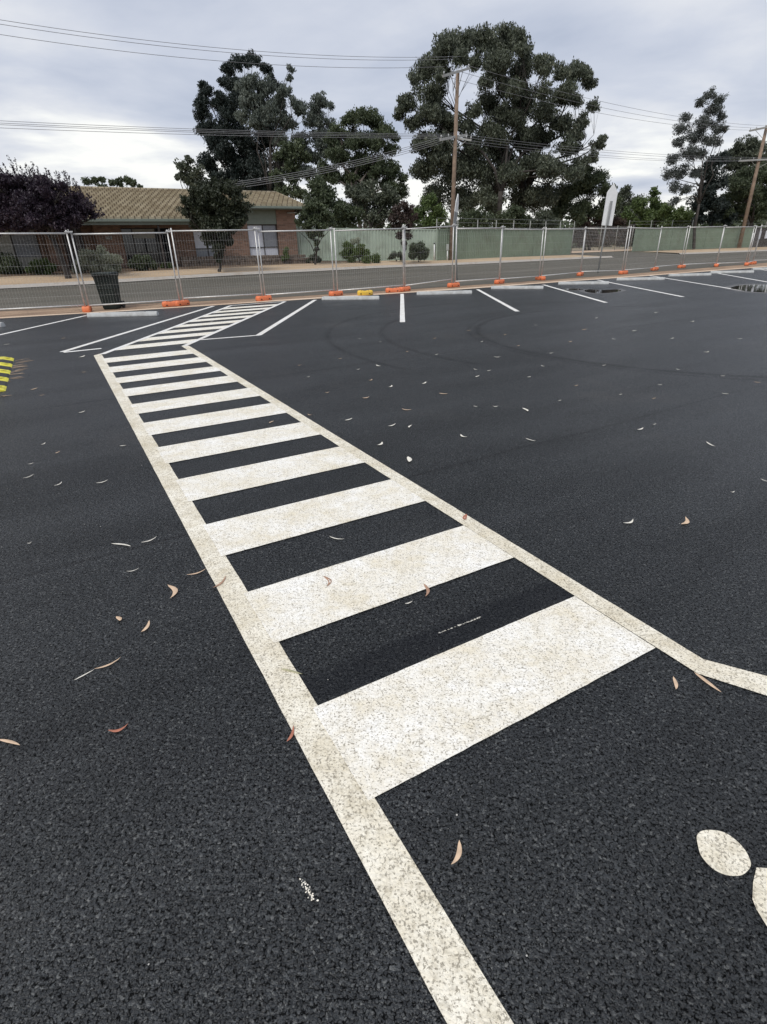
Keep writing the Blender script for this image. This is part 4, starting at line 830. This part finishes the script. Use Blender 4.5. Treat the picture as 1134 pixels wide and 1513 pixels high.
# far wood that closes the horizon
def far_wood():
    rng = np.random.default_rng(77); cs = []; rs_ = []
    for k in range(1500):
        a = rng.uniform(-1.15, 1.25); D_ = rng.uniform(95, 150); x = math.sin(a) * D_; y = math.cos(a) * D_
        cs.append((x, y, rng.uniform(.5, 4.6))); rs_.append(rng.uniform(1.2, 2.2))
    v = leaf_cloud(np.repeat(np.array(cs), 70, 0), np.repeat(np.array(rs_), 70), 1, .9, 0, .6, (1, 1, .8), rng)
    o = mesh_np('distant_wood', v, LF_MID, None); props(o, 'distant belt of scrub and trees along the horizon', 'wood', None, 'stuff')
far_wood()

# ------------------------------------------------------------------ brick house
def brick_mat():
    m, t, b = mat('brown_brick'); S = street_coords(t)
    sp = N(t, 'ShaderNodeSeparateXYZ'); t.links.new(S, sp.inputs[0]); cb = N(t, 'ShaderNodeCombineXYZ')
    t.links.new(math_(t, 'ADD', sp.outputs[0], sp.outputs[1]), cb.inputs[0]); t.links.new(sp.outputs[2], cb.inputs[1])
    br = N(t, 'ShaderNodeTexBrick'); br.inputs['Scale'].default_value = 1.0; br.inputs['Brick Width'].default_value = .24; br.inputs['Row Height'].default_value = .086; br.inputs['Mortar Size'].default_value = .006
    br.inputs['Color1'].default_value = (.37, .215, .145, 1); br.inputs['Color2'].default_value = (.19, .115, .08, 1); br.inputs['Mortar'].default_value = (.27, .22, .18, 1); br.inputs['Bias'].default_value = -.1
    t.links.new(cb.outputs[0], br.inputs['Vector']); n = noise(t, S, 3, 5); c = mixcol(t, math_(t, 'MULTIPLY', n, .4), br.outputs[0], (.19, .125, .095))
    t.links.new(c, b.inputs['Base Color']); b.inputs['Roughness'].default_value = .9
    bp = N(t, 'ShaderNodeBump', i_Strength=.5, i_Distance=.008, invert=True); t.links.new(br.outputs['Fac'], bp.inputs['Height']); t.links.new(bp.outputs[0], b.inputs['Normal'])
    return m
M_BRICK = brick_mat()
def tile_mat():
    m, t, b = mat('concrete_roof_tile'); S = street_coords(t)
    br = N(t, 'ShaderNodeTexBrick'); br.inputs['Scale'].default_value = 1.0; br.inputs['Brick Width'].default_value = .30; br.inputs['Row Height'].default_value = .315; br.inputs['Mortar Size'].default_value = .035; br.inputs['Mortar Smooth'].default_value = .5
    br.inputs['Color1'].default_value = (.43, .37, .26, 1); br.inputs['Color2'].default_value = (.31, .26, .17, 1); br.inputs['Mortar'].default_value = (.12, .09, .06, 1); t.links.new(S, br.inputs['Vector'])  # dark joints: grime between tiles, with the rows' shadow lines painted in
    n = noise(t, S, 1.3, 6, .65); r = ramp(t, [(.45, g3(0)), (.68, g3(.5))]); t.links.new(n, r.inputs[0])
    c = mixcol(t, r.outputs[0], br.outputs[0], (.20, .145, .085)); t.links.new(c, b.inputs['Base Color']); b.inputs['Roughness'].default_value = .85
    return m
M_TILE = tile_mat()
M_GUTTER = simple('sage_green_steel', (.17, .20, .17), .5, var=.08)
M_PANEL = simple('sage_green_panel', (.22, .25, .20), .6, var=.06)
M_CREAM = simple('cream_board', (.44, .43, .38), .7, var=.06)
M_BLINDW = simple('white_blind', (.78, .79, .84), .7, var=.05)
M_CURT = simple('grey_curtain', (.32, .33, .35), .8, var=.15, scale=14)
M_FRAMED = simple('dark_window_frame', (.045, .035, .03), .5)
def glass():
    m, t, b = mat('window_glass'); b.inputs['Base Color'].default_value = (.02, .022, .025, 1); b.inputs['Roughness'].default_value = .06; return m
M_GLASS = glass()
GZ = .80
house = empty('brick_house', W(6.5, 32.6, GZ), 'low brown brick house with pale tiled roof across the street', 'house')
# wall built in pieces round its openings (front face v = 32.6), back and ends
wl = MB(); F0, F1 = 32.6, 32.84
def wallrun(u0, u1, z0, z1, v0=F0, v1=F1): wl.ubox(u0, u1, v0, v1, z0, z1)
HL, HM, HR = -9.0, 9.0, 13.88
WTL, WTR = 2.95, 3.58
op = [(-8.0, -6.2, 1.35, 2.6), (-3.4, .85, .80, 2.6), (4.52, 6.82, .95, 2.62), (8.02, 9.42, 1.20, 2.62), (11.0, 12.74, 1.12, 3.52)]
u = HL
for (a, b_, z0, z1) in op:
    t0 = WTR if a > HM - .9 else WTL
    wallrun(u, a, GZ - .4, t0 if a < HM - .9 else WTR); wallrun(a, b_, GZ - .4, z0)
    if z1 < t0 - .02: wallrun(a, b_, z1, t0)
    u = b_
wallrun(u, HR, GZ - .4, WTR)
wl.ubox(HR - .24, HR, F1 + .002, 40.2, GZ - .4, WTR); wl.ubox(HL, HL + .24, F1 + .002, 40.2, GZ - .4, WTL); wl.ubox(HL, HR, 40.202, 40.4, GZ - .4, WTL)
for (a, b_) in ((3.25, 4.45), (1.15, 1.5)): wl.ubox(a, b_, 32.0, F0 - .002, GZ - .4, 2.85)
wl.build('wall', M_BRICK, house)
# tiled roof: courses of overlapping tiles
def roof_plane(u0, u1, va, za, vb, zb, name, mt, sign=1):
    mb = MB(); rows = max(4, int(round(math.hypot(vb - va, zb - za) / .33))); tw = .30; n = int((u1 - u0) / (tw / 4)); 
    for r in range(rows):
        t0, t1 = r / rows, (r + 1) / rows
        v0_, z0_ = va + (vb - va) * t0, za + (zb - za) * t0; v1_, z1_ = va + (vb - va) * t1, za + (zb - za) * t1
        k = len(mb.v)
        for i in range(n + 1):
            uu = u0 + (u1 - u0) * i / n; ph = ((uu / tw) + (r % 2) * .5) % 1; hgt = .055 * math.sin(math.pi * ph) ** 1.0
            mb.v += [tuple(W(uu, v0_, z0_ - .01)), tuple(W(uu, v0_, z0_ + .062 + hgt)), tuple(W(uu, v1_, z1_ + .004 + hgt * .5))]
        for i in range(n):
            a = k + i * 3; mb.f += [(a, a + 3, a + 4, a + 1), (a + 1, a + 4, a + 5, a + 2)]
    return mb.build(name, mt, house)
RV, RZ = 36.2, 4.58
EL, ELZ, ER, ERZ = 30.45, 2.93, 32.0, 3.62
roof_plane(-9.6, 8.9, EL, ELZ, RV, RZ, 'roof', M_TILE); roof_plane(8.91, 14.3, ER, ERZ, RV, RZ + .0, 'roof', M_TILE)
bk = MB()
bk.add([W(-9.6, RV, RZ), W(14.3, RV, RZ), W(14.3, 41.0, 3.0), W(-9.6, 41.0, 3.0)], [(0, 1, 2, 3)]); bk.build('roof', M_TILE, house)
bd = MB()   # soffit, gable end and underside
bd.add([W(14.27, ER, ERZ - .03), W(14.27, RV, RZ - .03), W(14.27, 41, 2.97), W(14.27, RV, 2.9), W(14.27, ER, ERZ - .19)], [(0, 4, 3, 2, 1)])
bd.add([W(-9.6, EL, ELZ - .04), W(8.9, EL, ELZ - .04), W(8.9, F0, ELZ + .05), W(-9.6, F0, ELZ + .05)], [(0, 1, 2, 3)])
bd.add([W(8.9, ER, ERZ - .04), W(14.27, ER, ERZ - .04), W(14.27, F0 + .3, ERZ - .02), W(8.9, F0 + .3, ERZ - .02)], [(0, 1, 2, 3)])
bd.add([W(8.9, EL, ELZ - .04), W(8.9, RV, RZ - .05), W(8.9, F0 + .3, ELZ)], [(0, 1, 2)])
bd.build('soffit', M_GUTTER, house)
gt = MB(); gt.ubox(-9.65, 8.93, EL - .12, EL + .01, ELZ - .13, ELZ - .012); gt.ubox(8.94, 14.34, ER - .12, ER + .01, ERZ - .13, ERZ - .012)
gt.ubox(-9.6, 8.90, EL + .02, EL + .06, ELZ - .26, ELZ - .05); gt.ubox(8.95, 14.3, ER + .02, ER + .06, ERZ - .17, ERZ - .05)
gt.build('gutter', M_GUTTER, house, bevel=.012)
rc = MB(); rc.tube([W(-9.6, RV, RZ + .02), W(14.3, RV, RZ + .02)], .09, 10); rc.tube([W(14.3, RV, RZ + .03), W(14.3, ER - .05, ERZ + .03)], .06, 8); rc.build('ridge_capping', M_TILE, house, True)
dp = MB(); dp.tube([W(13.98, F0 - .05, ERZ - .10), W(13.98, F0 - .05, ERZ - .28), W(13.4, F0 - .06, ERZ - .30)], .03, 8); dp.build('downpipe', simple('pale_pipe', (.5, .5, .47), .5), house, True)
for pu in (2.3, 5.9, -2.5):
    dq = MB(); dq.ubox(pu, pu + .09, EL + .12, EL + .21, GZ - .3, ELZ - .05); dq.build('veranda_post', M_FRAMED, house)
def window(a, b_, z0, z1, layout, v=F0 + .09):
    fr = MB(); t_ = .045
    fr.ubox(a + .002, b_ - .002, v, v + .05, z0 + .002, z0 + t_); fr.ubox(a + .002, b_ - .002, v, v + .05, z1 - t_, z1 - .002); fr.ubox(a + .002, a + t_, v, v + .05, z0 + t_, z1 - t_); fr.ubox(b_ - t_, b_ - .002, v, v + .05, z0 + t_, z1 - t_)
    for x in layout.get('mull', []): fr.ubox(x - .02, x + .02, v + .002, v + .048, z0 + t_, z1 - t_)
    for z in layout.get('trans', []): fr.ubox(a + t_, b_ - t_, v + .004, v + .046, z - .02, z + .02)
    wn = fr.build('window', M_FRAMED, house)
    for (x0, x1, y0, y1, mt) in layout['panes']:
        pn_ = MB(); pn_.ubox(x0, x1, v + .052, v + .07, y0, y1); pn_.build('blind' if mt in (M_BLINDW, M_CURT, M_CREAM, M_PANEL) else 'pane', mt, wn)
    si = MB(); si.ubox(a - .05, b_ + .05, F0 - .06, v - .002, z0 - .06, z0 - .001); si.build('sill', M_BRICK, wn)
window(4.52, 6.82, .95, 2.62, dict(mull=[5.05, 6.15], trans=[1.5], panes=[(4.54, 5.03, .97, 2.6, M_GLASS), (5.07, 6.13, 2.15, 2.6, M_CREAM), (5.07, 6.13, .97, 2.148, M_GLASS), (6.17, 6.8, .97, 2.6, M_GLASS)]))
window(8.02, 9.42, 1.20, 2.62, dict(mull=[8.72], trans=[1.62], panes=[(8.04, 8.70, 1.64, 2.6, M_BLINDW), (8.74, 9.40, 1.64, 2.6, M_BLINDW), (8.04, 9.40, 1.22, 1.6, M_CURT)]))
window(11.0, 12.74, 1.12, 2.76, dict(mull=[11.9], trans=[1.62], panes=[(11.02, 11.88, 1.64, 2.74, M_BLINDW), (11.92, 12.72, 1.64, 2.74, M_CURT), (11.02, 11.88, 1.14, 1.6, M_BLINDW), (11.92, 12.72, 1.14, 1.6, M_BLINDW)]))
pm = MB()
for k in range(3): pm.ubox(11.002, 12.738, F0 + .03 + (k % 2) * .006, F0 + .12, 2.765 + k * .25, 2.765 + k * .25 + .246)
pm.build('infill_panel', M_PANEL, house)
window(-3.4, .85, .80, 2.6, dict(mull=[-1.8, -.2], trans=[], panes=[(-3.35, -1.82, .85, 2.55, M_CREAM), (-1.78, -.22, .85, 2.55, M_CREAM), (-.18, .80, 1.45, 2.55, M_CURT), (-.18, .80, .85, 1.44, M_CREAM)]))
window(-8.0, -6.2, 1.35, 2.6, dict(mull=[-7.1], trans=[], panes=[(-7.95, -6.25, 1.4, 2.55, M_GLASS)]))
dr = MB(); dr.ubox(1.9, 2.75, F0 - .035, F0 - .001, GZ, 2.75); dr.build('door', simple('dark_door', (.05, .035, .03), .5), house)
nm = MB(); nm.ubox(3.72, 3.98, 31.985, 31.998, 2.12, 2.25); nm.build('house_number', M_CREAM, house)
nn = MB()
for (x0, x1, z0, z1) in ((3.76, 3.83, 2.225, 2.235), (3.815, 3.83, 2.14, 2.224), (3.87, 3.94, 2.225, 2.235), (3.87, 3.885, 2.186, 2.224), (3.886, 3.94, 2.180, 2.190), (3.926, 3.94, 2.146, 2.179), (3.87, 3.94, 2.135, 2.145)): nn.ubox(x0, x1, 31.978, 31.984, z0, z1)
nn.build('house_number_digits', M_FRAMED, house)
# low stone wall in the front garden
M_STONE = simple('rough_stone', (.14, .11, .09), .95, var=.5, scale=7, bump=.8, bscale=9, dirt=(.26, .20, .15), dscale=5, damt=.6)
sw = MB(); rs = random.Random(4)
zz = .0
for row in range(3):
    uu = 6.9
    while uu < 13.6:
        l_ = rs.uniform(.25, .5); z0 = Zuv(uu, 31.4) + .0 + row * .155; sw.ubox(uu, uu + l_ - .015, 31.3 + rs.uniform(-.02, .02), 31.62, z0, z0 + .148 + rs.uniform(-.006, .004)); uu += l_
top_mesh(sw, 'stone_wall', M_STONE, 'low rough stone garden wall at the foot of the brick house', 'wall', bevel=.02)

# ------------------------------------------------------------------ green corrugated fences
M_FG = simple('pale_green_steel', (.38, .45, .37), .55, var=.07, scale=1.5, dirt=(.15, .16, .12), dscale=1.2, damt=.4)
M_FG2 = simple('olive_green_steel', (.19, .24, .175), .55, var=.07, scale=1.5, dirt=(.12, .12, .08), dscale=1.2, damt=.4)
def green_fence(pts, Hs, mt, label, zoff=0.0):
    p0 = pts[0]; root = empty('steel_fence', (p0[0], p0[1], Z(*p0)), label, 'fence')
    sh = MB(); rl = MB(); po = MB()
    for (a, b) in zip(pts, pts[1:]):
        a = Vector((*a, 0)); b = Vector((*b, 0)); d = (b - a); L_ = d.length; d.normalize(); nr = Vector((d.y, -d.x, 0)); s = 0; k = len(sh.v); cnt = 0
        prof = [(0, 0), (.025, .035), (.10, .035), (.125, 0), (.19, 0)]
        while s < L_:
            for (x, y) in prof[:-1]:
                if s + x > L_: break
                p = a + d * (s + x) + nr * y; z = Z(p.x, p.y) + zoff; sh.v += [tuple(p + Vector((0, 0, z + .04))), tuple(p + Vector((0, 0, z + Hs)))]; cnt += 1
            s += .19
        for i in range(cnt - 1): q = k + i * 2; sh.f.append((q, q + 2, q + 3, q + 1))
        n = max(1, round(L_ / 2.4))
        for i in range(n + 1):
            p = a + d * (L_ * i / n); z = Z(p.x, p.y) + zoff; MB().box((p.x, p.y, z + Hs / 2), (.06, .09, Hs + .03), math.atan2(d.y, d.x)).build('post', mt, root)
        for i in range(n):
            p = a + d * (L_ * i / n); q = a + d * (L_ * (i + 1) / n)
            for h_ in (Hs - .02, .08):
                e = [Vector((w_.x, w_.y, Z(w_.x, w_.y) + zoff + h_)) for w_ in (p, q)]
                k2 = len(rl.v)
                for w_ in e: rl.v += [tuple(w_ + nr * .045 + Vector((0, 0, -.025))), tuple(w_ + nr * .045 + Vector((0, 0, .03))), tuple(w_ - nr * .02 + Vector((0, 0, .03))), tuple(w_ - nr * .02 + Vector((0, 0, -.025)))]
                rl.f += [(k2 + j, k2 + (j + 1) % 4, k2 + 4 + (j + 1) % 4, k2 + 4 + j) for j in range(4)] + [(k2, k2 + 3, k2 + 2, k2 + 1), (k2 + 4, k2 + 5, k2 + 6, k2 + 7)]
    o = sh.build('corrugated_sheet', mt, root); so_ = o.modifiers.new('thick', 'SOLIDIFY'); so_.thickness = .004
    rl.build('rail', mt, root); return root
fa = at(437, 386, 35.4); fb = at(645, 386, 37.0); fc = at(842, 377, 46.9)
green_fence([(fa.x, fa.y), (fb.x, fb.y)], 1.78, M_FG, 'pale green corrugated steel fence beside the brick house')
green_fence([(fb.x + .05, fb.y - .02), (fc.x, fc.y), (fc.x - 4.0, fc.y + 7.8)], 1.78, M_FG2, 'olive green corrugated steel fence running right from the power pole')
ga = at(935, 371.6, 52.0); gb_ = at(1108, 366, 59.5)
green_fence([(ga.x + 4.2, ga.y + 9), (ga.x, ga.y), (gb_.x, gb_.y)], 1.80, M_FG2, 'green corrugated steel fence right of the street opening')
M_FDARK = simple('dark_brown_board', (.06, .05, .045), .8, var=.3)
gk = [(gb_.x + .1, gb_.y + .05), (gb_.x + 6, gb_.y + 3.6)]
green_fence(gk, 1.75, M_FDARK, 'dark fence section at the right edge behind the notice')
M_SGP = simple('dull_grey_post', (.30, .30, .28), .7)
# tall wire fence behind
def wire_fence(pa_, pb_, n, label, Hs=2.45, dark=False):
    a = Vector((*pa_, 0)); b = Vector((*pb_, 0)); root = empty('wire_fence', (a.x, a.y, Z(a.x, a.y)), label, 'fence'); d = (b - a)
    zs = lambda p: Z(p.x, p.y)
    for i in range(n + 1):
        p = a + d * i / n; z = zs(p); mb = MB(); mb.tube([(p.x, p.y, z), (p.x, p.y, z + Hs)], .03, 8); mb.build('post', M_SGP, root, True)
    mb = MB()
    for h_ in (.15, .7, 1.3, 1.85, 2.15, 2.4) if not dark else [.1 + .12 * k for k in range(17)]:
        mb.tube([(a.x, a.y, zs(a) + h_), (b.x, b.y, zs(b) + h_)], .006, 4)
    if dark:
        L_ = d.length; m_ = int(L_ / .15)
        for i in range(m_): p = a + d * i / m_; z = zs(p); mb.tube([(p.x, p.y, z + .1), (p.x, p.y, z + 2.02)], .005, 4, cap=False)
    mb.build('strand', M_WIRE, root)
bk1 = at(645, 372, 39.5); bk2 = at(845, 368, 50)
wire_fence((bk1.x, bk1.y), (bk2.x, bk2.y), 8, 'tall wire fence with posts rising above the long olive fence', 2.35)
bk3 = at(925, 366, 56); bk4 = at(1125, 362, 64)
wire_fence((bk3.x, bk3.y), (bk4.x, bk4.y), 7, 'tall wire fence with posts rising above the far right green fence', 2.5)
bk5 = at(838, 366, 56); bk6 = at(932, 366, 57)
wire_fence((bk5.x, bk5.y), (bk6.x, bk6.y), 4, 'dark mesh fence closing the end of the street opening', 2.1, True)
tree('hedge', 'dark dense hedge behind the mesh fence at the street opening', 'hedge', base_at(885, 60), [(846, 352, 14), (862, 354, 14), (880, 354, 14), (898, 354, 14), (915, 353, 14), (928, 353, 10), (854, 342, 12), (875, 342, 12), (895, 342, 12), (918, 342, 12), (888, 330, 14), (860, 330, 14), (912, 330, 12), (935, 340, 10)], 60, LF_BROWN, .26, 3.0, trunk_r=.05, sub=.4, seed=70, depth=.15)

# bollards and markers on the far verge
def post_thing(name, px, Y, h_, r_, mt, label, cat, cap=None, box=None):
    b = base_at(px, Y); root = empty(name, b, label, cat); mb = MB()
    mb.tube([(b[0], b[1], b[2]), (b[0], b[1], b[2] + h_)], r_, 10); mb.build('post', mt, root, True)
    if cap: mb = MB(); mb.tube([(b[0], b[1], b[2] + h_ + .001), (b[0], b[1], b[2] + h_ + .07)], r_ * 1.15, 10); mb.build('cap', cap, root, True)
    if box: mb = MB(); mb.box((b[0], b[1] - .01, b[2] + h_ + .14), (.16, .10, .34)); mb.build('meter_box', box, root, bevel=.015)
M_WP = simple('white_post_paint', (.72, .72, .70), .5)
post_thing('marker_post', 642, 36.9, .98, .04, M_WP, 'white marker post with black cap left of the power pole', 'post', cap=M_BLACK)
post_thing('service_post', 661.5, 37.0, .68, .035, M_WP, 'short post carrying a grey box left of the power pole', 'post', box=simple('grey_box', (.34, .36, .34), .6))
post_thing('marker_post', 1107, 57.5, 1.35, .05, M_WP, 'pale marker post right of the leaning power pole', 'post')

# ------------------------------------------------------------------ signs
M_SW = simple('sign_white', (.86, .87, .86), .45, var=.05)
M_SG = simple('sign_grey', (.30, .31, .31), .6, var=.1)
def plate(root, name, outline, thick, mt, M, off=0.0):
    mb = MB(); n = len(outline)
    for y in (-thick / 2 + off, thick / 2 + off): mb.v += [tuple(M @ Vector((x, y, z))) for x, z in outline]
    mb.f += [tuple(range(n)), tuple(range(n, 2 * n))[::-1]] + [(i, (i + 1) % n, n + (i + 1) % n, n + i)[::-1] for i in range(n)]
    return mb.build(name, mt, root)
b = at(884, 402, 30.0); b = Vector((b.x, b.y, Z(b.x, b.y))); t1 = at(908, 278, 30.0)
s2 = empty('direction_sign', b, 'white arrow-topped sign seen from behind on a grey post', 'sign')
mb = MB(); tp = at(901.5, 300, 30.0); mb.tube([b, tp], .035, 10); mb.build('post', M_SG, s2, True)
up_ = (tp - b).normalized(); rt_ = Vector((.96, .28, 0)); rt_ = (rt_ - up_ * rt_.dot(up_)).normalized(); fw = up_.cross(rt_)
c0 = at(897.5, 333, 30.0); CH = -.03 if fw.y > 0 else .03; Msg = Matrix((( rt_.x, fw.x, up_.x, c0.x), (rt_.y, fw.y, up_.y, c0.y), (rt_.z, fw.z, up_.z, c0.z), (0, 0, 0, 1)))
plate(s2, 'sign_plate', [(-.30, 0), (.30, 0), (.30, 1.40), (0, 1.80), (-.30, 1.40)], .02, M_SW, Msg, -CH * .8)
plate(s2, 'channel', [(-.055, .0), (.055, .0), (.055, 1.05), (-.055, 1.05)], .03, M_SG, Msg, CH)
b = at(676, 405, 26.0); b = Vector((b.x, b.y, Z(b.x, b.y)))
s1 = empty('street_sign', b, 'narrow pointed white and grey sign seen edge-on beside the power pole', 'sign')
mb = MB(); tp = at(672.5, 325, 26.0); mb.tube([b, at(674, 345, 26.0), tp], .03, 10); mb.build('post', M_SG, s1, True)
c0 = at(671.5, 337, 25.9); rt_ = Vector((.28, .96, 0)).normalized(); up_ = Vector((.10, 0, 1)).normalized(); rt_ = (rt_ - up_ * rt_.dot(up_)).normalized(); fw = up_.cross(rt_)
Msg = Matrix((( rt_.x, fw.x, up_.x, c0.x), (rt_.y, fw.y, up_.y, c0.y), (rt_.z, fw.z, up_.z, c0.z), (0, 0, 0, 1)))
plate(s1, 'sign_plate', [(-.40, 0), (.40, 0), (.40, .60), (-.40, .60)], .02, M_SG, Msg)
plate(s1, 'pointed_top', [(-.40, .604), (.40, .604), (.38, .95), (.10, 1.26), (-.10, 1.26), (-.38, .95)], .02, M_SW, Msg)
ringo = [(.26 * math.cos(k * math.pi / 10), .30 + .17 * math.sin(k * math.pi / 10)) for k in range(20)]
plate(s1, 'ring_symbol', ringo, .006, M_FRAMED, Msg, .014); plate(s1, 'ring_centre', [(x * .62, .30 + (z - .30) * .62) for x, z in ringo], .006, M_SG, Msg, .019)

# ------------------------------------------------------------------ power poles and lines
M_WOOD = simple('weathered_pole_wood', (.25, .18, .13), .85, var=.3, scale=3)
M_ARM = simple('steel_crossarm', (.36, .36, .34), .6, var=.15)
M_CABLE = simple('power_cable', (.20, .20, .21), .5)
M_INS = simple('insulator', (.5, .5, .5), .3)
def pole(label, base, top, arms, r0=.14):
    base = Vector(base); root = empty('power_pole', base, label, 'power pole')
    mb = MB(); mb.tube([base - Vector((0, 0, .2)), base.lerp(top, .5), top], [r0, r0 * .85, r0 * .68], 12); mb.build('pole_shaft', M_WOOD, root, True)
    for (a, b, th) in arms:
        mb = MB(); d = (b - a).normalized(); M3 = Matrix((d, Vector((0, 0, 1)).cross(d).normalized(), d.cross(Vector((0, 0, 1)).cross(d).normalized()))).transposed()
        mb.box((a + b) / 2, ((b - a).length, th, th), M=M3); ax = base.lerp(top, ((a + b) / 2 - base).length / (top - base).length)
        for s in (.25, .75): p = a.lerp(b, s); mb.tube([p, ax.lerp(base, .09)], .018, 5)
        cr_ = mb.build('crossarm', M_ARM, root)
        for s in (.03, .3, .7, .97):
            p = a.lerp(b, s); ib = MB(); ib.tube([p + Vector((0, 0, th / 2)), p + Vector((0, 0, th / 2 + .07)), p + Vector((0, 0, th / 2 + .11)), p + Vector((0, 0, th / 2 + .15))], [.015, .032, .038, .015], 8); ib.build('insulator', M_INS, cr_, True)
    return root
p1b = Vector(base_at(667, 37.5)); p1t = at(677, 104, 37.5)
Yp = 37.3
A1a, A1b = at(655, 112, Yp - 1.2), at(694, 100.5, Yp + .8)
A2a, A2b = at(651, 206, Yp - .7), at(690, 199, Yp + .9)
A3a, A3b = at(672, 203, Yp + .35), at(697, 207, Yp - .2)
pole('tall brown timber power pole in front of the huge gum', p1b, p1t, [(A1a, A1b, .11), (A2a, A2b, .13), (A3a, A3b, .09)])
p2b = Vector(base_at(1091, 57.5)); p2t = at(1134, 185, 57.5)
B1a, B1b = at(1108, 193, 58.5), at(1142, 186, 56.8); B2a, B2b = at(1092, 237.5, 57.8), at(1165, 233.5, 56.8)
pole('leaning timber power pole at the right edge', p2b, p2t, [(B1a, B1b, .13), (B2a, B2b, .13)], .18)
def wire(a, b, sag, label, r_=.009, group='overhead power lines'):
    mb = MB(); n = 22; pts = []
    for i in range(n + 1):
        t_ = i / n; p = a.lerp(b, t_); p = p - Vector((0, 0, sag * 4 * t_ * (1 - t_))); pts.append(p)
    mb.tube(pts, r_, 5); top_mesh(mb, 'power_line', M_CABLE, label, 'power line', group, True)
up = Vector((0, 0, .2))
# upper three, from the left, nearer the camera
for (y0, y1, s, nm_) in ((19, 77, .25, 'highest'), (25.5, 81, .55, 'second highest'), (41, 92, .95, 'third highest')):
    wire(at(-60, y0, 27), at(690 - s * 35, y1 + 6, Yp), .45, f'thin power line {nm_} of three crossing the upper left sky')
for (x0, y0, x1, y1, nm_) in ((694, 97, 1142, 186, 'highest'), (676, 104, 1125, 189, 'middle'), (657, 112, 1110, 192, 'lowest')):
    wire(at(x0, y0, Yp), at(x1, y1, 57.5), .55, f'thin power line {nm_} of three between the tops of the two poles')
for (y0, y1, nm_) in ((175, 198, 'top'), (178.5, 200, 'second'), (181, 202, 'third'), (186, 204, 'bottom')):
    wire(at(-60, y0, 30), at(662 + (y1 - 198) * 3, y1, Yp), .12, f'low power line {nm_} of four crossing the left sky to the tall pole', .010)
for (x0, y0, x1, y1, nm_) in ((688, 199, 1160, 232, 'top'), (684, 202, 1145, 234, 'second'), (690, 207, 1120, 236.5, 'third'), (675, 209, 1096, 237.5, 'bottom')):
    wire(at(x0, y0, Yp), at(x1, y1, 57.3), .35, f'lower power line {nm_} of four between the two poles')
for (x0, y0, y1, nm_) in ((335, 262, 200, 'top'), (335, 265, 203, 'second'), (333, 268, 206, 'third'), (330, 272, 209, 'bottom')):
    a = at(x0, y0 + 8, 36.5); wire(a, at(656, y1 + 1, Yp), .25, f'service cable {nm_} of four sloping from the pole to the roof', .012, 'service cables to the house')
